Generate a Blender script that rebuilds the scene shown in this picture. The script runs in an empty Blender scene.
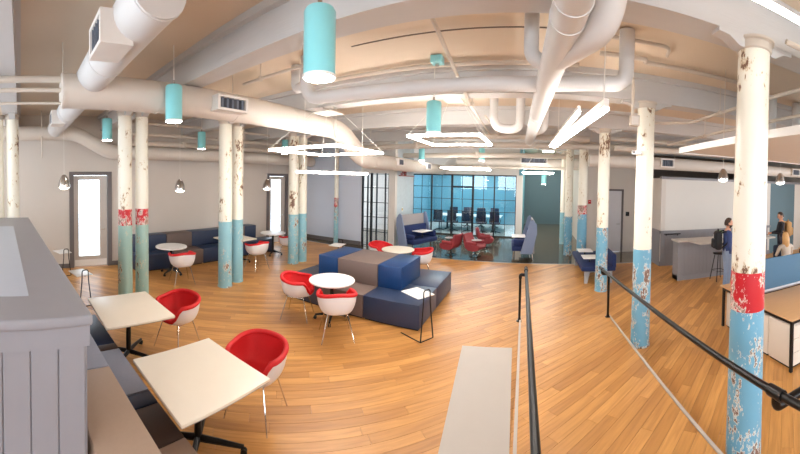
import bpy, bmesh, math, random
from mathutils import Vector, Matrix
random.seed(7)
SC = bpy.context.scene
COL = SC.collection
PI = math.pi
R = math.radians

# ------------------------------------------------------------------ camera
# world: X to the right along the beams, Y along the column rows, Z up, metres
FPX, CX, V0 = 325.6, 400.0, 186.49
pit, rol, yaw = R(-1.218), R(-1.078), R(23.25)
cp, sp, cr, sr = math.cos(pit), math.sin(pit), math.cos(rol), math.sin(rol)
RZ = Matrix(((cr, -sr, 0), (sr, cr, 0), (0, 0, 1)))
RX = Matrix(((1, 0, 0), (0, cp, -sp), (0, sp, cp)))
RM = RZ @ RX
def _w(v): return Vector((v[0]*math.cos(yaw) - v[2]*math.sin(yaw), v[0]*math.sin(yaw) + v[2]*math.cos(yaw), v[1]))
right, up, fwd = _w(RM[0]), _w(RM[1]), _w(RM[2])
cd = bpy.data.cameras.new('camera')
cd.type = 'PANO'
cd.panorama_type = 'CENTRAL_CYLINDRICAL'
cd.central_cylindrical_radius = 1.0
cd.central_cylindrical_range_u_min = -400/FPX
cd.central_cylindrical_range_u_max = 400/FPX
cd.central_cylindrical_range_v_min = -(454 - V0)/FPX
cd.central_cylindrical_range_v_max = V0/FPX
cam = bpy.data.objects.new('camera', cd); COL.objects.link(cam)
M4 = Matrix.Identity(4)
for i in range(3):
    M4[i][0] = right[i]; M4[i][1] = up[i]; M4[i][2] = -fwd[i]
M4[0][3], M4[1][3], M4[2][3] = 0, 0, 2.5
cam.matrix_world = M4
cd.clip_start = 0.05; cd.clip_end = 200
SC.camera = cam

# ------------------------------------------------------------------ world, added window lamps, exposure
wd = bpy.data.worlds.new('sky'); SC.world = wd; wd.use_nodes = True
bg = wd.node_tree.nodes['Background']
bg.inputs[0].default_value = (0.82, 0.90, 1.0, 1); bg.inputs[1].default_value = 5.0
def area(name, loc, rot, sx, sy, power, col):
    l = bpy.data.lights.new(name, 'AREA'); l.shape = 'RECTANGLE'; l.size = sx; l.size_y = sy
    l.energy = power; l.color = col
    o = bpy.data.objects.new(name, l); COL.objects.link(o); o.location = loc; o.rotation_euler = rot
    return o
# area lamps added as daylight inside the unseen rear and far right windows
for k, x in enumerate((-6.2, -1.9, 2.4, 6.7)):
    area('window_fill_lamp', (x, -3.9, 2.3), (R(90), 0, 0), 3.2, 2.6, 115, (0.94, 0.97, 1.0))
for k, y in enumerate((-1.5, 2.0, 5.5)):
    area('side_window_fill_lamp', (10.85, y, 2.0), (R(90), 0, R(90)), 2.6, 2.2, 130, (0.95, 0.97, 1.0))
SC.view_settings.view_transform = 'Standard'
SC.view_settings.look = 'None'
SC.view_settings.gamma = 1.0
SC.view_settings.use_curve_mapping = False
SC.view_settings.exposure = 0.0
SC.cycles.use_denoising = True
SC.cycles.max_bounces = 8
SC.cycles.diffuse_bounces = 5
SC.cycles.glossy_bounces = 3
SC.cycles.transmission_bounces = 6
SC.cycles.sample_clamp_indirect = 8.0

# ------------------------------------------------------------------ materials
def lin(c):
    c = c/255.0
    return c/12.92 if c <= 0.04045 else ((c + 0.055)/1.055)**2.4
def C(r, g, b): return (lin(r), lin(g), lin(b), 1)
MATS = {}
def nt_new(name):
    m = bpy.data.materials.new(name); m.use_nodes = True
    nt = m.node_tree; bs = nt.nodes['Principled BSDF']
    return m, nt, bs
def N(nt, typ, **kw):
    n = nt.nodes.new(typ)
    for k, v in kw.items(): setattr(n, k, v)
    return n
def mat(name, col, rough=0.5, metal=0.0, var=0.06, scale=8.0, bump=0.0, bscale=60.0, spec=0.5, coat=0.0, emit=None, stretch=None):
    """painted / plain material with a little procedural mottling and relief"""
    m, nt, bs = nt_new(name)
    bs.inputs['Roughness'].default_value = rough
    bs.inputs['Metallic'].default_value = metal
    bs.inputs['Specular IOR Level'].default_value = spec
    bs.inputs['Coat Weight'].default_value = coat
    tc = N(nt, 'ShaderNodeTexCoord')
    mp = N(nt, 'ShaderNodeMapping')
    if stretch: mp.inputs['Scale'].default_value = stretch
    nt.links.new(tc.outputs['Object'], mp.inputs['Vector'])
    no = N(nt, 'ShaderNodeTexNoise'); no.inputs['Scale'].default_value = scale; no.inputs['Detail'].default_value = 4
    nt.links.new(mp.outputs[0], no.inputs['Vector'])
    mx = N(nt, 'ShaderNodeMix', data_type='RGBA')
    mx.inputs['A'].default_value = tuple(max(0, c*(1 - var)) for c in col[:3]) + (1,)
    mx.inputs['B'].default_value = tuple(min(1, c*(1 + var)) for c in col[:3]) + (1,)
    nt.links.new(no.outputs['Fac'], mx.inputs['Factor'])
    nt.links.new(mx.outputs['Result'], bs.inputs['Base Color'])
    if bump:
        n2 = N(nt, 'ShaderNodeTexNoise'); n2.inputs['Scale'].default_value = bscale; n2.inputs['Detail'].default_value = 3
        nt.links.new(mp.outputs[0], n2.inputs['Vector'])
        bp = N(nt, 'ShaderNodeBump'); bp.inputs['Strength'].default_value = bump; bp.inputs['Distance'].default_value = 0.01
        nt.links.new(n2.outputs['Fac'], bp.inputs['Height']); nt.links.new(bp.outputs[0], bs.inputs['Normal'])
    if emit:
        bs.inputs['Emission Color'].default_value = emit[0]; bs.inputs['Emission Strength'].default_value = emit[1]
    MATS[name] = m
    return m
def peel(name, col, chip1, chip2, amount=0.60, scale=5.0, under=None):
    """old gloss paint with flaked patches that show the coats underneath"""
    m, nt, bs = nt_new(name)
    bs.inputs['Roughness'].default_value = 0.38
    tc = N(nt, 'ShaderNodeTexCoord'); oi = N(nt, 'ShaderNodeObjectInfo')
    ml = N(nt, 'ShaderNodeMath', operation='MULTIPLY'); ml.inputs[1].default_value = 40
    nt.links.new(oi.outputs['Random'], ml.inputs[0])
    mp = N(nt, 'ShaderNodeMapping'); mp.inputs['Scale'].default_value = (1.5, 1.5, 0.75)
    nt.links.new(tc.outputs['Object'], mp.inputs['Vector'])
    def noise(s, det, rough=0.6):
        n = N(nt, 'ShaderNodeTexNoise', noise_dimensions='4D'); n.inputs['Scale'].default_value = s
        n.inputs['Detail'].default_value = det; n.inputs['Roughness'].default_value = rough
        nt.links.new(mp.outputs[0], n.inputs['Vector']); nt.links.new(ml.outputs[0], n.inputs['W']); return n
    def step(src, lo, hi):
        r = N(nt, 'ShaderNodeMapRange'); r.inputs['From Min'].default_value = lo; r.inputs['From Max'].default_value = hi
        nt.links.new(src, r.inputs['Value']); return r.outputs[0]
    big = noise(scale*0.5, 2); fine = noise(scale*3.2, 6, 0.7)
    ad = N(nt, 'ShaderNodeMath', operation='ADD'); nt.links.new(big.outputs['Fac'], ad.inputs[0]); nt.links.new(fine.outputs['Fac'], ad.inputs[1])
    h = N(nt, 'ShaderNodeMath', operation='MULTIPLY'); h.inputs[1].default_value = 0.5; nt.links.new(ad.outputs[0], h.inputs[0])
    tone = noise(2.0, 3)
    b0 = N(nt, 'ShaderNodeMix', data_type='RGBA')
    b0.inputs['A'].default_value = tuple(c*0.90 for c in col[:3]) + (1,); b0.inputs['B'].default_value = col
    nt.links.new(tone.outputs['Fac'], b0.inputs['Factor'])
    m1 = N(nt, 'ShaderNodeMix', data_type='RGBA'); m1.inputs['B'].default_value = chip1
    nt.links.new(b0.outputs['Result'], m1.inputs['A']); nt.links.new(step(h.outputs[0], amount, amount + 0.012), m1.inputs['Factor'])
    m2 = N(nt, 'ShaderNodeMix', data_type='RGBA'); m2.inputs['B'].default_value = chip2
    nt.links.new(m1.outputs['Result'], m2.inputs['A']); nt.links.new(step(h.outputs[0], amount + 0.028, amount + 0.040), m2.inputs['Factor'])
    nt.links.new(m2.outputs['Result'], bs.inputs['Base Color'])
    bp = N(nt, 'ShaderNodeBump'); bp.inputs['Strength'].default_value = 0.35; bp.inputs['Distance'].default_value = 0.01; bp.invert = True
    nt.links.new(step(h.outputs[0], amount - 0.01, amount + 0.06), bp.inputs['Height']); nt.links.new(bp.outputs[0], bs.inputs['Normal'])
    MATS[name] = m
def wood_floor(name):
    m, nt, bs = nt_new(name)
    bs.inputs['Roughness'].default_value = 0.36
    ge = N(nt, 'ShaderNodeNewGeometry'); oi = N(nt, 'ShaderNodeObjectInfo')
    rd = N(nt, 'ShaderNodeMath', operation='ADD'); nt.links.new(ge.outputs['Random Per Island'], rd.inputs[0]); nt.links.new(oi.outputs['Random'], rd.inputs[1])
    fr = N(nt, 'ShaderNodeMath', operation='FRACT'); nt.links.new(rd.outputs[0], fr.inputs[0])
    mp = N(nt, 'ShaderNodeMapping'); mp.inputs['Rotation'].default_value = (0, 0, R(-45)); mp.inputs['Scale'].default_value = (1, 1, 1)
    nt.links.new(ge.outputs['Position'], mp.inputs['Vector'])
    m2 = N(nt, 'ShaderNodeMapping'); m2.inputs['Scale'].default_value = (1.2, 16, 1)
    nt.links.new(mp.outputs[0], m2.inputs['Vector'])
    w = N(nt, 'ShaderNodeMath', operation='MULTIPLY'); w.inputs[1].default_value = 30; nt.links.new(fr.outputs[0], w.inputs[0])
    no = N(nt, 'ShaderNodeTexNoise', noise_dimensions='4D'); no.inputs['Scale'].default_value = 1.6; no.inputs['Detail'].default_value = 5; no.inputs['Distortion'].default_value = 0.6
    nt.links.new(m2.outputs[0], no.inputs['Vector']); nt.links.new(w.outputs[0], no.inputs['W'])
    cr1 = N(nt, 'ShaderNodeValToRGB')
    e = cr1.color_ramp.elements
    e[0].position = 0.0; e[0].color = C(180, 127, 68); e[1].position = 1.0; e[1].color = C(215, 160, 94)
    for p, c in ((0.25, C(194, 140, 77)), (0.55, C(201, 147, 83)), (0.8, C(208, 153, 88))):
        x = e.new(p); x.color = c
    nt.links.new(fr.outputs[0], cr1.inputs[0])
    cr2 = N(nt, 'ShaderNodeValToRGB'); cr2.color_ramp.elements[0].position = 0.3; cr2.color_ramp.elements[0].color = (0.70, 0.62, 0.54, 1)
    cr2.color_ramp.elements[1].position = 0.62; cr2.color_ramp.elements[1].color = (1.05, 1.03, 1.0, 1)
    nt.links.new(no.outputs['Fac'], cr2.inputs[0])
    mu = N(nt, 'ShaderNodeMix', data_type='RGBA', blend_type='MULTIPLY'); mu.inputs['Factor'].default_value = 0.75
    nt.links.new(cr1.outputs[0], mu.inputs['A']); nt.links.new(cr2.outputs[0], mu.inputs['B'])
    nt.links.new(mu.outputs['Result'], bs.inputs['Base Color'])
    bp = N(nt, 'ShaderNodeBump'); bp.inputs['Strength'].default_value = 0.08; bp.inputs['Distance'].default_value = 0.01
    nt.links.new(no.outputs['Fac'], bp.inputs['Height']); nt.links.new(bp.outputs[0], bs.inputs['Normal'])
    MATS[name] = m
def emis(name, col, strength):
    m, nt, bs = nt_new(name)
    bs.inputs['Base Color'].default_value = (0.9, 0.9, 0.9, 1)
    bs.inputs['Emission Color'].default_value = col; bs.inputs['Emission Strength'].default_value = strength
    MATS[name] = m
def glass(name, tint, rough=0.0, alpha=0.12):
    m, nt, bs = nt_new(name)
    out = nt.nodes['Material Output']
    tr = N(nt, 'ShaderNodeBsdfTransparent'); tr.inputs[0].default_value = tint
    gl = N(nt, 'ShaderNodeBsdfGlossy'); gl.inputs['Roughness'].default_value = rough
    lw = N(nt, 'ShaderNodeLayerWeight'); lw.inputs[0].default_value = 0.5
    pw_ = N(nt, 'ShaderNodeMath', operation='POWER'); pw_.inputs[1].default_value = 4.0; nt.links.new(lw.outputs['Facing'], pw_.inputs[0])
    ad = N(nt, 'ShaderNodeMath', operation='MULTIPLY_ADD'); ad.inputs[1].default_value = 0.55; ad.inputs[2].default_value = 0.03 + alpha*0.2
    nt.links.new(pw_.outputs[0], ad.inputs[0])
    mx = N(nt, 'ShaderNodeMixShader'); nt.links.new(ad.outputs[0], mx.inputs[0])
    nt.links.new(tr.outputs[0], mx.inputs[1]); nt.links.new(gl.outputs[0], mx.inputs[2]); nt.links.new(mx.outputs[0], out.inputs[0])
    MATS[name] = m

wood_floor('oak')
mat('subfloor', C(140, 94, 54), 0.8)
mat('stone', C(92, 82, 64), 0.09, var=0.35, scale=1.3, spec=0.6)
mat('ceiling', C(214, 198, 178), 0.75, var=0.05, scale=1.5, bump=0.15, bscale=18, stretch=(1, 1, 1))
mat('beam', C(196, 194, 193), 0.7, var=0.06, scale=2, bump=0.25, bscale=25, stretch=(0.3, 3, 3))
mat('wall_beige', C(206, 198, 190), 0.75, var=0.03, scale=1.2)
mat('wall_pale', C(202, 209, 222), 0.75, var=0.04, scale=1.2)
mat('wall_white', C(212, 208, 202), 0.75, var=0.03, scale=1.2)
mat('wall_blue', C(92, 116, 126), 0.65, var=0.04, scale=1.2)
mat('wall_teal', C(104, 166, 186), 0.6, var=0.05, scale=1.2)
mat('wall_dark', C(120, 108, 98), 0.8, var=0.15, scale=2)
mat('mural', C(196, 208, 214), 0.8, var=0.12, scale=9, bump=0.3, bscale=40)
mat('wainscot', C(136, 134, 138), 0.5, var=0.04)
mat('grey_paint', C(148, 148, 156), 0.42, var=0.03)
mat('cap_pale', C(172, 180, 196), 0.35, var=0.03)
mat('frame_grey', C(104, 98, 98), 0.5, var=0.04)
mat('door_leaf', C(190, 182, 176), 0.5, var=0.03)
mat('door_white', C(206, 204, 208), 0.5, var=0.03)
mat('slab', C(188, 180, 172), 0.5, var=0.03)
mat('duct', C(210, 201, 191), 0.55, var=0.05, scale=3, bump=0.12, bscale=8)
mat('duct_cool', C(208, 206, 205), 0.65, var=0.05, scale=3)
mat('pipe', C(200, 190, 178), 0.55, var=0.06, scale=4)
mat('vent', C(222, 216, 210), 0.5)
mat('slat_grey', C(104, 110, 122), 0.5)
mat('vent_dark', C(70, 74, 84), 0.5)
mat('turquoise', C(138, 212, 218), 0.28, var=0.03, coat=0.3)
mat('steel', C(196, 192, 190), 0.22, metal=1.0, var=0.05)
mat('chrome', C(215, 215, 215), 0.12, metal=1.0, var=0.02)
mat('black_metal', C(26, 26, 28), 0.35, metal=0.3, var=0.1)
mat('black_pipe', C(38, 36, 36), 0.28, metal=0.7, var=0.15, scale=20)
mat('rubber', C(18, 18, 20), 0.6)
mat('cord', C(225, 222, 216), 0.6)
mat('white_shell', C(232, 228, 230), 0.35, var=0.02)
mat('red_fabric', C(206, 22, 28), 0.62, var=0.07, scale=60, bump=0.08, bscale=300)
mat('table_cream', C(246, 236, 220), 0.38, var=0.03, scale=5)
mat('table_white', C(238, 236, 234), 0.35, var=0.02)
mat('table_edge', C(178, 168, 156), 0.5)
mat('navy', C(42, 56, 84), 0.38, var=0.08, scale=40, bump=0.05, bscale=300)
mat('royal', C(18, 58, 108), 0.38, var=0.08, scale=40, bump=0.05, bscale=300)
mat('brown', C(110, 94, 88), 0.5, var=0.08, scale=40, bump=0.05, bscale=300)
mat('dark_brown', C(72, 56, 50), 0.5, var=0.08, scale=40, bump=0.05, bscale=300)
mat('tan', C(164, 140, 122), 0.5, var=0.05, scale=40, bump=0.05, bscale=300)
mat('charcoal', C(66, 68, 82), 0.5, var=0.08, scale=40, bump=0.05, bscale=300)
mat('slate', C(138, 142, 158), 0.5, var=0.05, scale=40, bump=0.05, bscale=300)
mat('felt_blue', C(124, 138, 166), 0.85, var=0.06, scale=80)
mat('felt_grey', C(150, 146, 148), 0.85, var=0.06, scale=80)
mat('navy_seat', C(16, 38, 88), 0.75, var=0.1, scale=60)
mat('coral', C(142, 50, 58), 0.7, var=0.08, scale=60)
mat('dark_chair', C(34, 44, 66), 0.7, var=0.1)
mat('desk_wood', C(206, 164, 120), 0.42, var=0.08, scale=4, stretch=(1, 8, 1))
mat('cabinet_white', C(226, 216, 204), 0.45, var=0.02)
mat('divider', C(84, 120, 148), 0.8, var=0.05, scale=60)
mat('aluminium', C(176, 180, 188), 0.35, metal=0.6)
mat('skin', C(214, 160, 132), 0.5, var=0.05, scale=20)
mat('hair_brown', C(58, 38, 28), 0.6, var=0.25, scale=40, stretch=(6, 6, 1))
mat('hair_blond', C(204, 160, 104), 0.55, var=0.3, scale=40, stretch=(6, 6, 1))
mat('shirt_blue', C(54, 70, 120), 0.8, var=0.1, scale=20)
mat('jacket_black', C(34, 34, 42), 0.8, var=0.1, scale=20)
mat('jeans', C(140, 160, 190), 0.85, var=0.12, scale=25)
mat('trousers_dark', C(60, 62, 74), 0.85, var=0.1)
mat('blouse_cream', C(206, 196, 184), 0.8, var=0.06)
mat('pack_black', C(24, 24, 28), 0.7, var=0.15, scale=30)
mat('pack_tan', C(186, 146, 96), 0.75, var=0.12, scale=30)
mat('lips', C(170, 92, 84), 0.5)
mat('eye', C(36, 30, 28), 0.3)
mat('leaf_green', C(120, 150, 90), 0.6, var=0.2, scale=30)
mat('sign_red', C(150, 62, 52), 0.5)
mat('alarm_red', C(190, 30, 36), 0.4)
mat('yellow', C(228, 190, 60), 0.5)
mat('screen', C(28, 32, 40), 0.25)
peel('col_white', C(240, 235, 220), C(214, 196, 166), C(118, 84, 64), 0.562, 4.5)
peel('col_red', C(196, 24, 38), C(236, 226, 214), C(150, 120, 108), 0.508, 8)
peel('col_blue', C(112, 170, 198), C(222, 222, 212), C(124, 92, 78), 0.526, 7.0)
peel('col_green', C(158, 190, 182), C(206, 200, 176), C(104, 76, 54), 0.558, 5)
peel('col_teal', C(142, 190, 202), C(216, 214, 200), C(122, 70, 52), 0.555, 5)
emis('led', (1.0, 0.95, 0.88, 1), 56.0)
emis('lamp_lens', (1.0, 0.95, 0.88, 1), 60.0)
emis('dome_lens', (1.0, 0.92, 0.80, 1), 5.0)
emis('room_fill_led', (0.96, 0.98, 1.0, 1), 150.0)  # glow of the lamps added in the meeting room
emis('led_soft', (1.0, 0.93, 0.84, 1), 10.0)
emis('corridor_fill_led', (1.0, 0.92, 0.80, 1), 150.0)  # glow of the lamp added in the corridor
glass('clear_glass', (0.93, 0.96, 0.97, 1))
glass('blue_glass', (0.86, 0.95, 0.98, 1), alpha=0.15)

# ------------------------------------------------------------------ mesh builder
class MB:
    def __init__(s): s.v = []; s.f = []; s.mi = []
    def add(s, vs, fs, mi=0):
        o = len(s.v); s.v += [tuple(p) for p in vs]
        s.f += [tuple(i + o for i in f) for f in fs]; s.mi += [mi]*len(fs); return s
    def box(s, c, d, rz=0.0, mi=0):
        x, y, z = d[0]/2, d[1]/2, d[2]/2; ca, sa = math.cos(rz), math.sin(rz); vs = []
        for sx, sy, sz in ((-1,-1,-1),(1,-1,-1),(1,1,-1),(-1,1,-1),(-1,-1,1),(1,-1,1),(1,1,1),(-1,1,1)):
            a, b = sx*x, sy*y
            vs.append((c[0] + a*ca - b*sa, c[1] + a*sa + b*ca, c[2] + sz*z))
        return s.add(vs, [(0,3,2,1),(4,5,6,7),(0,1,5,4),(1,2,6,5),(2,3,7,6),(3,0,4,7)], mi)
    def bb(s, x0, x1, y0, y1, z0, z1, mi=0): return s.box(((x0+x1)/2, (y0+y1)/2, (z0+z1)/2), (abs(x1-x0), abs(y1-y0), abs(z1-z0)), 0, mi)
    def rbox(s, c, d, bev=0.02, seg=2, rz=0.0, mi=0):
        bm = bmesh.new(); bmesh.ops.create_cube(bm, size=1.0)
        for v in bm.verts: v.co = Vector((v.co.x*d[0], v.co.y*d[1], v.co.z*d[2]))
        bmesh.ops.bevel(bm, geom=bm.edges[:], offset=bev, segments=seg, affect='EDGES', profile=0.5)
        ca, sa = math.cos(rz), math.sin(rz); bm.verts.index_update()
        vs = [(c[0] + v.co.x*ca - v.co.y*sa, c[1] + v.co.x*sa + v.co.y*ca, c[2] + v.co.z) for v in bm.verts]
        fs = [tuple(v.index for v in f.verts) for f in bm.faces]; bm.free()
        return s.add(vs, fs, mi)
    def tube(s, pts, r, n=10, caps=True, mi=0):
        pts = [Vector(p) for p in pts]
        rs = r if isinstance(r, (list, tuple)) else [r]*len(pts)
        t0 = (pts[1] - pts[0]).normalized()
        a = Vector((0, 0, 1)) if abs(t0.z) < 0.9 else Vector((1, 0, 0))
        u = t0.cross(a).normalized(); vs = []; fs = []
        for i, p in enumerate(pts):
            if i == 0: t = t0
            elif i == len(pts) - 1: t = (pts[i] - pts[i-1]).normalized()
            else: t = ((pts[i] - pts[i-1]).normalized() + (pts[i+1] - pts[i]).normalized()).normalized()
            u = (u - t*u.dot(t)).normalized(); w = t.cross(u)
            k = 1.0
            if 0 < i < len(pts) - 1:
                cs = max(0.35, (pts[i] - pts[i-1]).normalized().dot(t)); k = 1.0
            for j in range(n):
                an = 2*PI*j/n; vs.append(p + (u*math.cos(an) + w*math.sin(an))*rs[i]*k)
        for i in range(len(pts) - 1):
            for j in range(n):
                k = (j + 1) % n; fs.append((i*n + j, i*n + k, (i+1)*n + k, (i+1)*n + j))
        if caps: fs.append(tuple(reversed(range(n)))); fs.append(tuple((len(pts)-1)*n + j for j in range(n)))
        return s.add(vs, fs, mi)
    def lathe(s, prof, c=(0, 0, 0), n=24, mi=0):
        vs = []; fs = []; m = len(prof)
        for r, z in prof:
            for j in range(n):
                a = 2*PI*j/n; vs.append((c[0] + r*math.cos(a), c[1] + r*math.sin(a), c[2] + z))
        for i in range(m - 1):
            for j in range(n):
                k = (j + 1) % n; fs.append((i*n + j, i*n + k, (i+1)*n + k, (i+1)*n + j))
        fs.append(tuple(reversed(range(n)))); fs.append(tuple((m-1)*n + j for j in range(n)))
        return s.add(vs, fs, mi)
    def prism(s, poly, z0, z1, mi=0):
        n = len(poly)
        zt = z1 if callable(z1) else (lambda x, y: z1); zb = z0 if callable(z0) else (lambda x, y: z0)
        vs = [(x, y, zb(x, y)) for x, y in poly] + [(x, y, zt(x, y)) for x, y in poly]
        fs = [tuple(reversed(range(n))), tuple(range(n, 2*n))] + [(i, (i+1) % n, n + (i+1) % n, n + i) for i in range(n)]
        return s.add(vs, fs, mi)
    def extr(s, poly, axis, a0, a1, mi=0):
        """polygon in the plane normal to axis ('x': poly=(y,z); 'y': poly=(x,z)) pulled from a0 to a1"""
        n = len(poly); g = (lambda a, p: (a, p[0], p[1])) if axis == 'x' else (lambda a, p: (p[0], a, p[1]))
        vs = [g(a0, p) for p in poly] + [g(a1, p) for p in poly]
        fs = [tuple(reversed(range(n))), tuple(range(n, 2*n))] + [(i, (i+1) % n, n + (i+1) % n, n + i) for i in range(n)]
        return s.add(vs, fs, mi)
    def mesh(s, name, mats, smooth=35):
        me = bpy.data.meshes.new(name); me.from_pydata(s.v, [], s.f)
        bm = bmesh.new(); bm.from_mesh(me); bmesh.ops.recalc_face_normals(bm, faces=bm.faces[:]); bm.to_mesh(me); bm.free()
        for m in (mats if isinstance(mats, (list, tuple)) else [mats]): me.materials.append(MATS[m])
        for p, i in zip(me.polygons, s.mi): p.material_index = i
        if smooth:
            me.polygons.foreach_set('use_smooth', [True]*len(me.polygons)); me.set_sharp_from_angle(angle=R(smooth))
        me.update(); return me
    def build(s, name, mats, parent=None, loc=(0, 0, 0), rz=0.0, smooth=35):
        o = bpy.data.objects.new(name, s.mesh(name, mats, smooth)); COL.objects.link(o)
        o.location = loc; o.rotation_euler = (0, 0, rz)
        if parent: o.parent = parent
        return o
def thing(name, label, cat, loc=(0, 0, 0), rz=0.0, group=None):
    o = bpy.data.objects.new(name, None); COL.objects.link(o); o.empty_display_size = 0.1
    o.location = loc; o.rotation_euler = (0, 0, rz); return tag(o, label, cat, group)
def tag(o, label, cat, group=None):
    o['label'] = label; o['category'] = cat
    if group: o['group'] = group
    return o
def struct(o, label=None):
    o['kind'] = 'structure'
    if label: o['label'] = label
    return o
def sroot(name, label=None, loc=(0, 0, 0)):
    o = bpy.data.objects.new(name, None); COL.objects.link(o); o.location = loc; return struct(o, label)
def copy_tree(o, parent=None):
    c = o.copy(); COL.objects.link(c); c.parent = parent
    for ch in list(o.children): copy_tree(ch, c)
    return c
def put(name, me, parent, loc=(0, 0, 0), rz=0.0):
    o = bpy.data.objects.new(name, me); COL.objects.link(o); o.location = loc; o.rotation_euler = (0, 0, rz); o.parent = parent; return o
def arc(c, r, a0, a1, n, plane='xz'):
    out = []
    for i in range(n + 1):
        a = a0 + (a1 - a0)*i/n; p, q = r*math.cos(a), r*math.sin(a)
        out.append((c[0] + p, c[1], c[2] + q) if plane == 'xz' else (c[0], c[1] + p, c[2] + q) if plane == 'yz' else (c[0] + p, c[1] + q, c[2]))
    return out
def bend(pts, rad, n=5):
    """polyline with rounded corners"""
    P = [Vector(p) for p in pts]; out = [P[0]]
    for i in range(1, len(P) - 1):
        a = (P[i-1] - P[i]); b = (P[i+1] - P[i]); r = min(rad, a.length*0.45, b.length*0.45)
        p0 = P[i] + a.normalized()*r; p2 = P[i] + b.normalized()*r
        for k in range(n + 1):
            t = k/n; out.append(p0*(1-t)**2 + P[i]*2*t*(1-t) + p2*t*t)
    out.append(P[-1]); return out

XW, YB, ZC = -8.87, 10.6, 4.2      # left wall, back-left wall, ceiling height
def ztop(y):
    d = min(abs(y - b) for b in (-0.2, 2.36, 4.90, 7.50, 10.10, 12.7))
    return 3.80 if d < 0.17 else 4.12 if d < 0.24 else ZC
RAMP = lambda y: max(0.0, (6.1 - y)*0.08)

# ================================================================== SETTING
# ---- oak floor: diagonal boards, each its own piece
floor = struct(MB().bb(XW - 0.2, 11.2, -4.2, 10.0, -0.12, -0.016).build('floor', 'subfloor', smooth=0), 'oak strip floor laid diagonally across the room')
def clip(poly, nx, ny, d):          # keep nx*x+ny*y<=d
    out = []
    for i in range(len(poly)):
        a, b = poly[i], poly[(i+1) % len(poly)]; da = nx*a[0] + ny*a[1] - d; db = nx*b[0] + ny*b[1] - d
        if da <= 0: out.append(a)
        if (da < 0 < db) or (db < 0 < da):
            t = da/(da - db); out.append((a[0] + t*(b[0]-a[0]), a[1] + t*(b[1]-a[1])))
    return out
def boards(x0, x1, y0, y1, seed, w=0.125, g=0.0013):
    rnd = random.Random(seed); res = []; q = math.sqrt(0.5)
    cs = [(x, y) for x in (x0, x1) for y in (y0, y1)]
    us = [(x + y)*q for x, y in cs]; vs = [(-x + y)*q for x, y in cs]
    k = math.floor(min(vs)/w)
    while k*w < max(vs):
        v0 = k*w + g; v1 = (k+1)*w - g; u = min(us) - rnd.uniform(0, 1.4)
        while u < max(us):
            L = rnd.choice((0.95, 1.2, 1.45, 1.7)); a, b = u + g, u + L - g
            P = [((s - t)*q, (s + t)*q) for s, t in ((a, v0), (b, v0), (b, v1), (a, v1))]
            for nx, ny, d in ((1, 0, x1), (-1, 0, -x0), (0, 1, y1), (0, -1, -y0)):
                if P: P = clip(P, nx, ny, d)
            if len(P) >= 3:
                A = abs(sum(P[i][0]*P[(i+1) % len(P)][1] - P[(i+1) % len(P)][0]*P[i][1] for i in range(len(P))))/2
                if A > 0.002: res.append(P)
            u += L
        k += 1
    return res
allb = boards(XW, 11.0, -4.0, 10.0, 3)
def seen(P):
    cx = sum(p[0] for p in P)/len(P); cy = sum(p[1] for p in P)/len(P); d = math.hypot(cx, cy)
    a = math.degrees(math.atan2(cx, cy))
    hid = not (-88 < a < 46) or (-1.0 < cx < 1.55 and cy < 5.6) or cy < 1.2 or d < 2.0
    hid = hid or (-4.7 < cx < -1.8 and 4.95 < cy < 7.2) or cx > 3.4 and cy < 4.9
    return d + (100 if hid else 0)
allb.sort(key=seen)
for P in allb[:300]:
    MB().prism(P, -0.015, 0.0).build('plank', 'oak', floor, smooth=0)
rest = MB()
for P in allb[300:]: rest.prism(P, -0.015, 0.0)
o = rest.build('plank_field', 'oak', floor, smooth=0); o['kind'] = 'stuff'
stone = struct(MB().bb(XW - 0.2, 11.2, 10.0, 20.5, -0.12, -0.001).build('floor_stone', 'stone', smooth=0), 'dark polished stone floor beyond the oak')
struct(MB().bb(XW, 3.95, 9.985, 10.015, 0.0, 0.006).build('trim_1', 'aluminium', smooth=0), 'thin metal strip between oak and stone floors')

# ---- ramp with oak boards, metal edge strips
ramp = struct(MB().extr([(-4.0, 0.0005), (6.02, 0.0005), (-4.0, RAMP(-4.0) - 0.005)], 'x', -0.13, 1.50).build('ramp', 'subfloor', smooth=0), 'gentle oak ramp between the two black handrails')
rp = []
for P in allb:
    for nx, ny, d in ((1, 0, 1.50), (-1, 0, 0.13), (0, 1, 6.08), (0, -1, -0.6)):
        if P: P = clip(P, nx, ny, d)
    if len(P) >= 3: rp.append(P)
for P in rp:
    MB().prism(P, lambda x, y: RAMP(y) - 0.004, lambda x, y: RAMP(y) + 0.003).build('plank', 'oak', ramp, smooth=0)
for i, (xa, xb) in enumerate(((-0.04, -0.16), (1.52, 1.52))):
    m_ = MB(); w_ = 0.016
    m_.prism([(xa - w_, 0.5), (xa + w_, 0.5), (xb + w_, 6.0), (xb - w_, 6.0)], 0.0, lambda x, y: RAMP(y) + 0.010)
    struct(m_.build('trim_%d' % (i + 2), 'slab', smooth=0), 'narrow metal edge strip along the ramp')

# ---- ceiling with beams
ceil = struct(MB().bb(XW - 0.2, 11.2, -4.2, 20.5, ZC, ZC + 0.2).build('ceiling', 'ceiling', smooth=0), 'cream painted concrete ceiling')
for y in (-0.2, 2.36, 4.90, 7.50, 10.10, 12.7):
    b = MB().bb(XW, 11.0, y - 0.15, y + 0.15, 3.80, ZC)
    b.bb(XW, 11.0, y - 0.22, y + 0.22, 4.12, ZC)
    b.build('beam', 'beam', ceil, smooth=0)

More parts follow.
